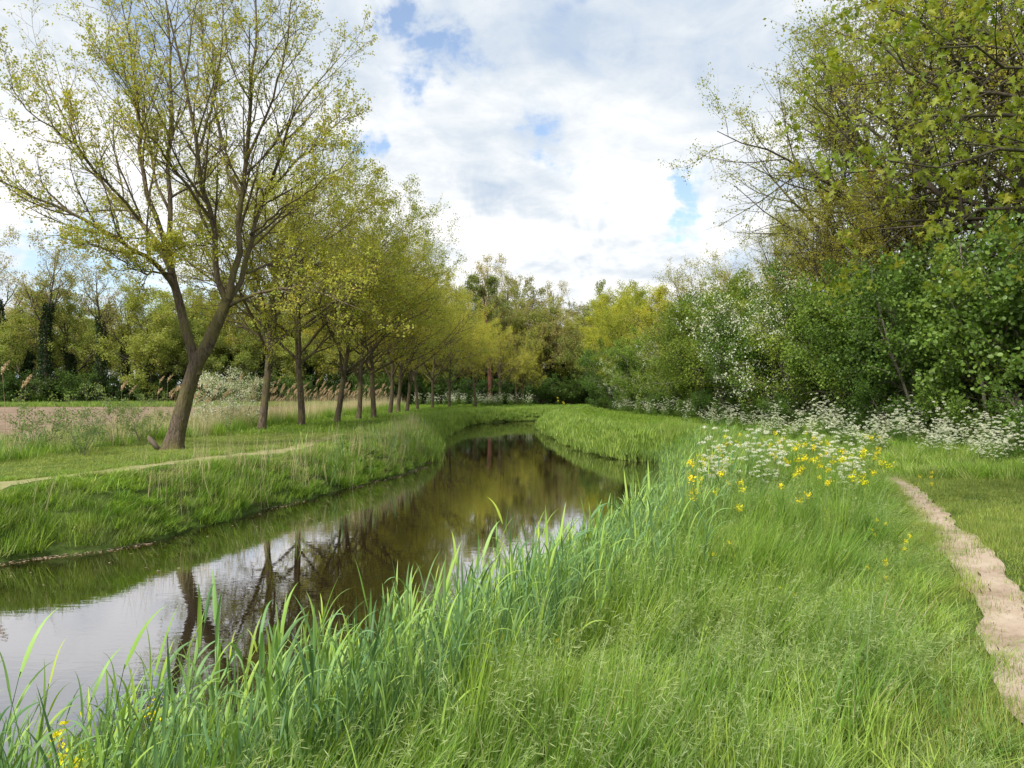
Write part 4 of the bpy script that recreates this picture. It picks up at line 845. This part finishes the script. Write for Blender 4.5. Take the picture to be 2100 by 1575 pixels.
# ---- dead reeds with plumes (countable ones)
def dead_reed(q):
    P, Rr = grow(np.zeros((1, 3)), np.array([[.05, 0, 1.]]), np.array([2.0]), np.array([.006]), 7, .03, 0, q, rend=.4); sv, sf = tubes(P, Rr, 4)
    sm = mesh('dead_stem', sv, [sf], np.full((len(sv), 3), (.50, .40, .24))); sm.materials.append(M_dry)
    tip = P[0, -1]; d = unit(P[0, -1] - P[0, -2] + [.12, 0, 0]); n = 150; t = q.uniform(0, 1, n); off = q.normal(0, 1, (n, 3)) * (.026 * np.sin(np.pi * np.clip(t, .08, .95)))[:, None]
    pos = tip + d * (t * .34 - .06)[:, None] + off + np.array([.06, 0, -.03]) * (t ** 2)[:, None]; pv, pf = leaves(pos, .04, DIAMOND, q, -.5)
    pm = mesh('plume', pv, [pf], np.full((len(pv), 3), (.52, .40, .27)) * q.uniform(.75, 1.25, (n, 1)).repeat(4, 0)); pm.materials.append(M_dry)
    return [('stem', sm), ('plume', pm)]
dr = [dead_reed(qr) for _ in range(5)]
cnt = 0
while cnt < 210:
    yy = 19 + 56 * qr.uniform() ** 1.1; xx = np.interp(yy, DITCH[:, 1], DITCH[:, 0]) + qr.normal(0, .7)
    if yy < 30 and qr.uniform() < .75: continue
    place('dead_reed', dr[cnt % 5], (xx, yy, gz(xx, yy)), qr.uniform(-.6, .6), qr.uniform(.9, 1.22), 'dry reed stalk with a brown feathery plume in the ditch', 'reed', 'plumed dead reeds in the ditch', tilt=(qr.normal(0, .05), qr.normal(.03, .06))); cnt += 1

# ---- cow parsley
def parsley(q):
    ns = int(q.integers(5, 8)); a = q.uniform(0, 6.28, ns); d = np.stack([np.cos(a) * .22, np.sin(a) * .22, np.ones(ns)], 1)
    P, Rr = grow(np.zeros((ns, 3)), d, q.uniform(.6, 1.25, ns), np.full(ns, .0045), 7, .05, .05, q, rend=.4)
    c = children(P, Rr, 4, .3, .92, (22, 48), .38, q, .7, .3, lmin=.12); P1, R1 = grow(*c[:2], c[2], np.full(len(c[2]), .0022), 4, .05, .12, q)
    V, F = merge([tubes(P, Rr, 4), tubes(P1, R1, 3)]); sm = mesh('parsley_stem', V, [F], np.full((len(V), 3), (.16, .27, .07))); sm.materials.append(M_grass)
    tips = np.vstack([P[:, -1], P1[:, -1]]); pos = []
    for t in tips:
        m_ = 11; aa = np.arange(m_) * 2.4; rr = .045 * np.sqrt(np.arange(m_) / m_) * q.uniform(.6, 1.3); cc = t + np.stack([np.cos(aa) * rr, np.sin(aa) * rr, .018 - rr * rr * 9], 1); pos.append(cluster(cc, 6, .007, q))
    pos = np.vstack(pos); fv, ff = leaves(pos, .017, DIAMOND, q, 0, .1, .3)
    fm = mesh('parsley_flowers', fv, [ff], np.full((len(fv), 3), (.80, .82, .72)) * q.uniform(.85, 1.1, (len(pos), 1)).repeat(4, 0)); fm.materials.append(M_petal_w)
    lp = cluster(twig_points(P, 9, q, .05) * [1.5, 1.5, .62], 10, .06, q); lv, lf = leaves(lp, .045, STAR, q, 0, .1, .6)
    lm = mesh('parsley_leaves', lv, [lf], leaf_cols(len(lp), 8, [(.09, .19, .03), (.14, .26, .04), (.18, .3, .05)], q, 10)); lm.materials.append(M_leaf)
    return [('stem', sm), ('blossom', fm), ('leaves', lm)]
pk = [parsley(qr) for _ in range(6)]
cnt = 0
def pars(x, y, s, lab, grp):
    place('cow_parsley', pk[int(qr.integers(0, 6))], (x, y, gz(x, y)), qr.uniform(0, 6), s, lab, 'cow parsley', grp, tilt=(qr.normal(0, .08), qr.normal(.04, .08)))
for i in range(150):
    yy = 13.8 + 26 * qr.uniform() ** 1.5; xx = np.interp(yy, [13.5, 20, 30, 45], [11.2, 10.8, 10.4, 10.2]) + qr.uniform(-1.5, 1.4)
    pars(xx, yy, qr.uniform(.6, 1.0) + .22 * np.clip(xx - np.interp(yy, [13.5, 20, 30, 45], [11.2, 10.8, 10.4, 10.2]), -1, 1.4), 'white flowering cow parsley in the bank of flowers before the hedge', 'cow parsley along the hedge')
for i in range(40):
    yy = qr.uniform(36, 66); xx = np.interp(yy, [36, 66], [10.2, 8.8]) + qr.uniform(-.4, .8)
    pars(xx, yy, qr.uniform(.8, 1.1), 'white cow parsley in the far shade at the hedge foot', 'cow parsley far along the hedge')
for i in range(15):
    yy = qr.uniform(10.5, 16); xx = yy * qr.uniform(.25, .46)
    pars(xx, yy, qr.uniform(.7, .95), 'cow parsley rising among the yellow flowers on the near bank', 'cow parsley among the yellow flowers')
for i in range(44):
    px = qr.uniform(850, 1090); D = qr.uniform(84, 92); pars((px - HX) / FPX * D, D, qr.uniform(1.0, 1.4), 'white cow parsley under the oaks at the stream bend', 'cow parsley at the bend')

# ---- yellow flowered mustard
def mustard(q, pods=True):
    ns = int(q.integers(3, 6)); a = q.uniform(0, 6.28, ns); d = np.stack([np.cos(a) * .3, np.sin(a) * .3, np.ones(ns)], 1)
    P, Rr = grow(np.zeros((ns, 3)), d, q.uniform(.55, .95, ns), np.full(ns, .004), 8, .06, .05, q, rend=.35)
    c = children(P, Rr, 12, .35, .95, (35, 65), .1, q, .6, .1, lmin=.06); P1, R1 = grow(*c[:2], c[2], np.full(len(c[2]), .0022), 3, .05, .05, q)
    pq = children(P, Rr, 16, .3, .9, (50, 80), .1, q, .5, .1, lmin=.07); P2, R2 = grow(*pq[:2], pq[2], np.full(len(pq[2]), .002), 4, .12, .25, q, rend=.3)
    V, F = merge([tubes(P, Rr, 4), tubes(P1, R1, 3), tubes(P2, R2, 3)]); sm = mesh('mustard_stem', V, [F], np.full((len(V), 3), (.26, .40, .08))); sm.materials.append(M_grass)
    pos = cluster(P[:, -1] - [0, 0, .01], 44, .022, q) ; fv, ff = leaves(pos, .022, DIAMOND, q, 0, .1, .8)
    fm = mesh('mustard_flowers', fv, [ff], np.full((len(fv), 3), (.86, .76, .03)) * q.uniform(.85, 1.1, (len(pos), 1)).repeat(4, 0)); fm.materials.append(M_petal_y)
    lp = cluster(twig_points(P, 6, q, .05) * [1, 1, .6], 2, .03, q); lv, lf = leaves(lp, .06, (DIAMOND[0] * [.6, 1], DIAMOND[1]), q); lm = mesh('mustard_leaves', lv, [lf], leaf_cols(len(lp), 4, [(.24, .38, .07), (.3, .44, .09)], q)); lm.materials.append(M_leaf)
    return [('stem', sm), ('blossom', fm), ('leaves', lm)] if pods else [('stem', sm), ('leaves', lm)]
mk = [mustard(qr) for _ in range(5)]; mp_ = [mustard(qr, False) for _ in range(4)]
def must(x, y, s, lab, grp, mk=mk): place('mustard_plant', mk[int(qr.integers(0, len(mk)))], (x, y, gz(x, y)), qr.uniform(0, 6), s, lab, 'flower', grp, tilt=(qr.normal(0, .06), qr.normal(.05, .06)))
for i in range(46):
    px = qr.uniform(950, 1880); D = qr.uniform(4.2, 8.5); xx = (px - HX) / FPX * D
    if water_d(np.array([xx]), np.array([D]))[0] < .6 or seg_dist(np.array([xx]), np.array([D]), PATH_R)[0] < .7: continue
    must(xx, D, qr.uniform(.6, .85), 'pale green mustard gone to pods in the near meadow', 'podded mustard in the near meadow', mp_)
for i in range(56):
    px = qr.uniform(1410, 1810); D = 8 + 10 * qr.uniform() ** 1.2; xx = (px - HX) / FPX * D
    if i % 4: must(xx, D, qr.uniform(.6, 1.05), 'yellow flowering mustard in the patch before the cow parsley', 'yellow flowers on the near bank')
for px, py, D, lab in [(1025, 1320, 4.6, 'lone yellow mustard near the reeds'), (1155, 1330, 4.9, 'yellow mustard right of the lone one by the reeds'), (1595, 1240, 5.6, 'yellow mustard in mid meadow'), (1500, 1110, 6.8, 'yellow mustard left of mid meadow'), (1800, 1070, 7.8, 'yellow mustard near the path start'),
                       (1860, 1100, 6.9, 'yellow mustard leaning towards the path'), (1800, 1155, 6.2, 'yellow mustard in grass left of the path'), (1900, 975, 11.5, 'yellow flowers on the lawn right of the path'), (60, 1490, 4.2, 'yellow mustard low at the left corner'), (40, 1570, 3.7, 'yellow mustard lowest in the left corner'),
                       (130, 1545, 4.0, 'yellow mustard right of the corner pair'), (1040, 1420, 4.2, 'yellow mustard below the lone one'), (1440, 950, 16, 'yellow mustard by the cove'), (1145, 830, 62, 'yellow mustard clump on the far right bank')]:
    xx = (px - HX) / FPX * D; g = gz(xx, D); s = 1.7 if D > 50 else max(.35, (CAMZ + (HY - py) / FPX * D - g) / .82); s = min(s, 1.7)
    must(xx, D, s, lab, None)

# ---- floating straw at the left waterline, small stone block, mole
qd = np.random.default_rng(404)
tt = qd.integers(5, len(LS) - 30, 2600); p = LS[tt] + (LS[tt + 1] - LS[tt]) * qd.uniform(0, 1, (2600, 1)); keep = (fract_noise(p[:, 0], p[:, 1], 1.5, 41) > .1); p = p[keep]
pos = np.stack([p[:, 0] + qd.uniform(-.05, .28, len(p)), p[:, 1] - qd.uniform(-.05, .2, len(p)), np.full(len(p), .012)], 1)
wy_ = qd.uniform(5, 40, 260); wx_ = np.interp(wy_, LS[:, 1], LS[:, 0]) + qd.uniform(.1, 1, 260) ** 1.5 * 5; ok_ = water_d(wx_, wy_) < -.2; pos = np.vstack([pos, np.stack([wx_, wy_, wx_ * 0 + .012], 1)[ok_]])
fv, ff = leaves(pos, .06, DIAMOND, qd); fv[:, 2] = .012 + (fv[:, 2] - .012) * .08
o = obj('floating_debris', mesh('floating_debris', fv, [ff], leaf_cols(len(pos), 4, [(.45, .33, .24), (.36, .26, .18), (.55, .45, .35)], qd)), M_dry); tag(o, 'pale floating straw and leaves along the left waterline', 'debris', kind='stuff')
x, y = np.interp(qd.uniform(1, 14, 420), PATH_R[:, 1], PATH_R[:, 0]), None
yy = qd.uniform(1.5, 13, 420); xx = np.interp(yy, PATH_R[:, 1], PATH_R[:, 0]) + qd.normal(0, .16, 420)
pos = np.stack([xx, yy, ground_z(xx, yy) + .04], 1); tsz = .012 + .05 * qd.uniform(0, 1, 420) ** 4; fv, ff = leaves(pos, tsz[:, None, None], (DIAMOND[0] * [.55, 1], DIAMOND[1]), qd, 0, flat=3)
o = obj('path_litter', mesh('path_litter', fv, [ff], leaf_cols(420, 4, [(.06, .04, .03), (.12, .08, .05), (.2, .15, .1)], qd)), M_dry); tag(o, 'dark crumbs and twigs lying on the sandy path', 'litter', kind='stuff')
print('built', len(bpy.data.objects))
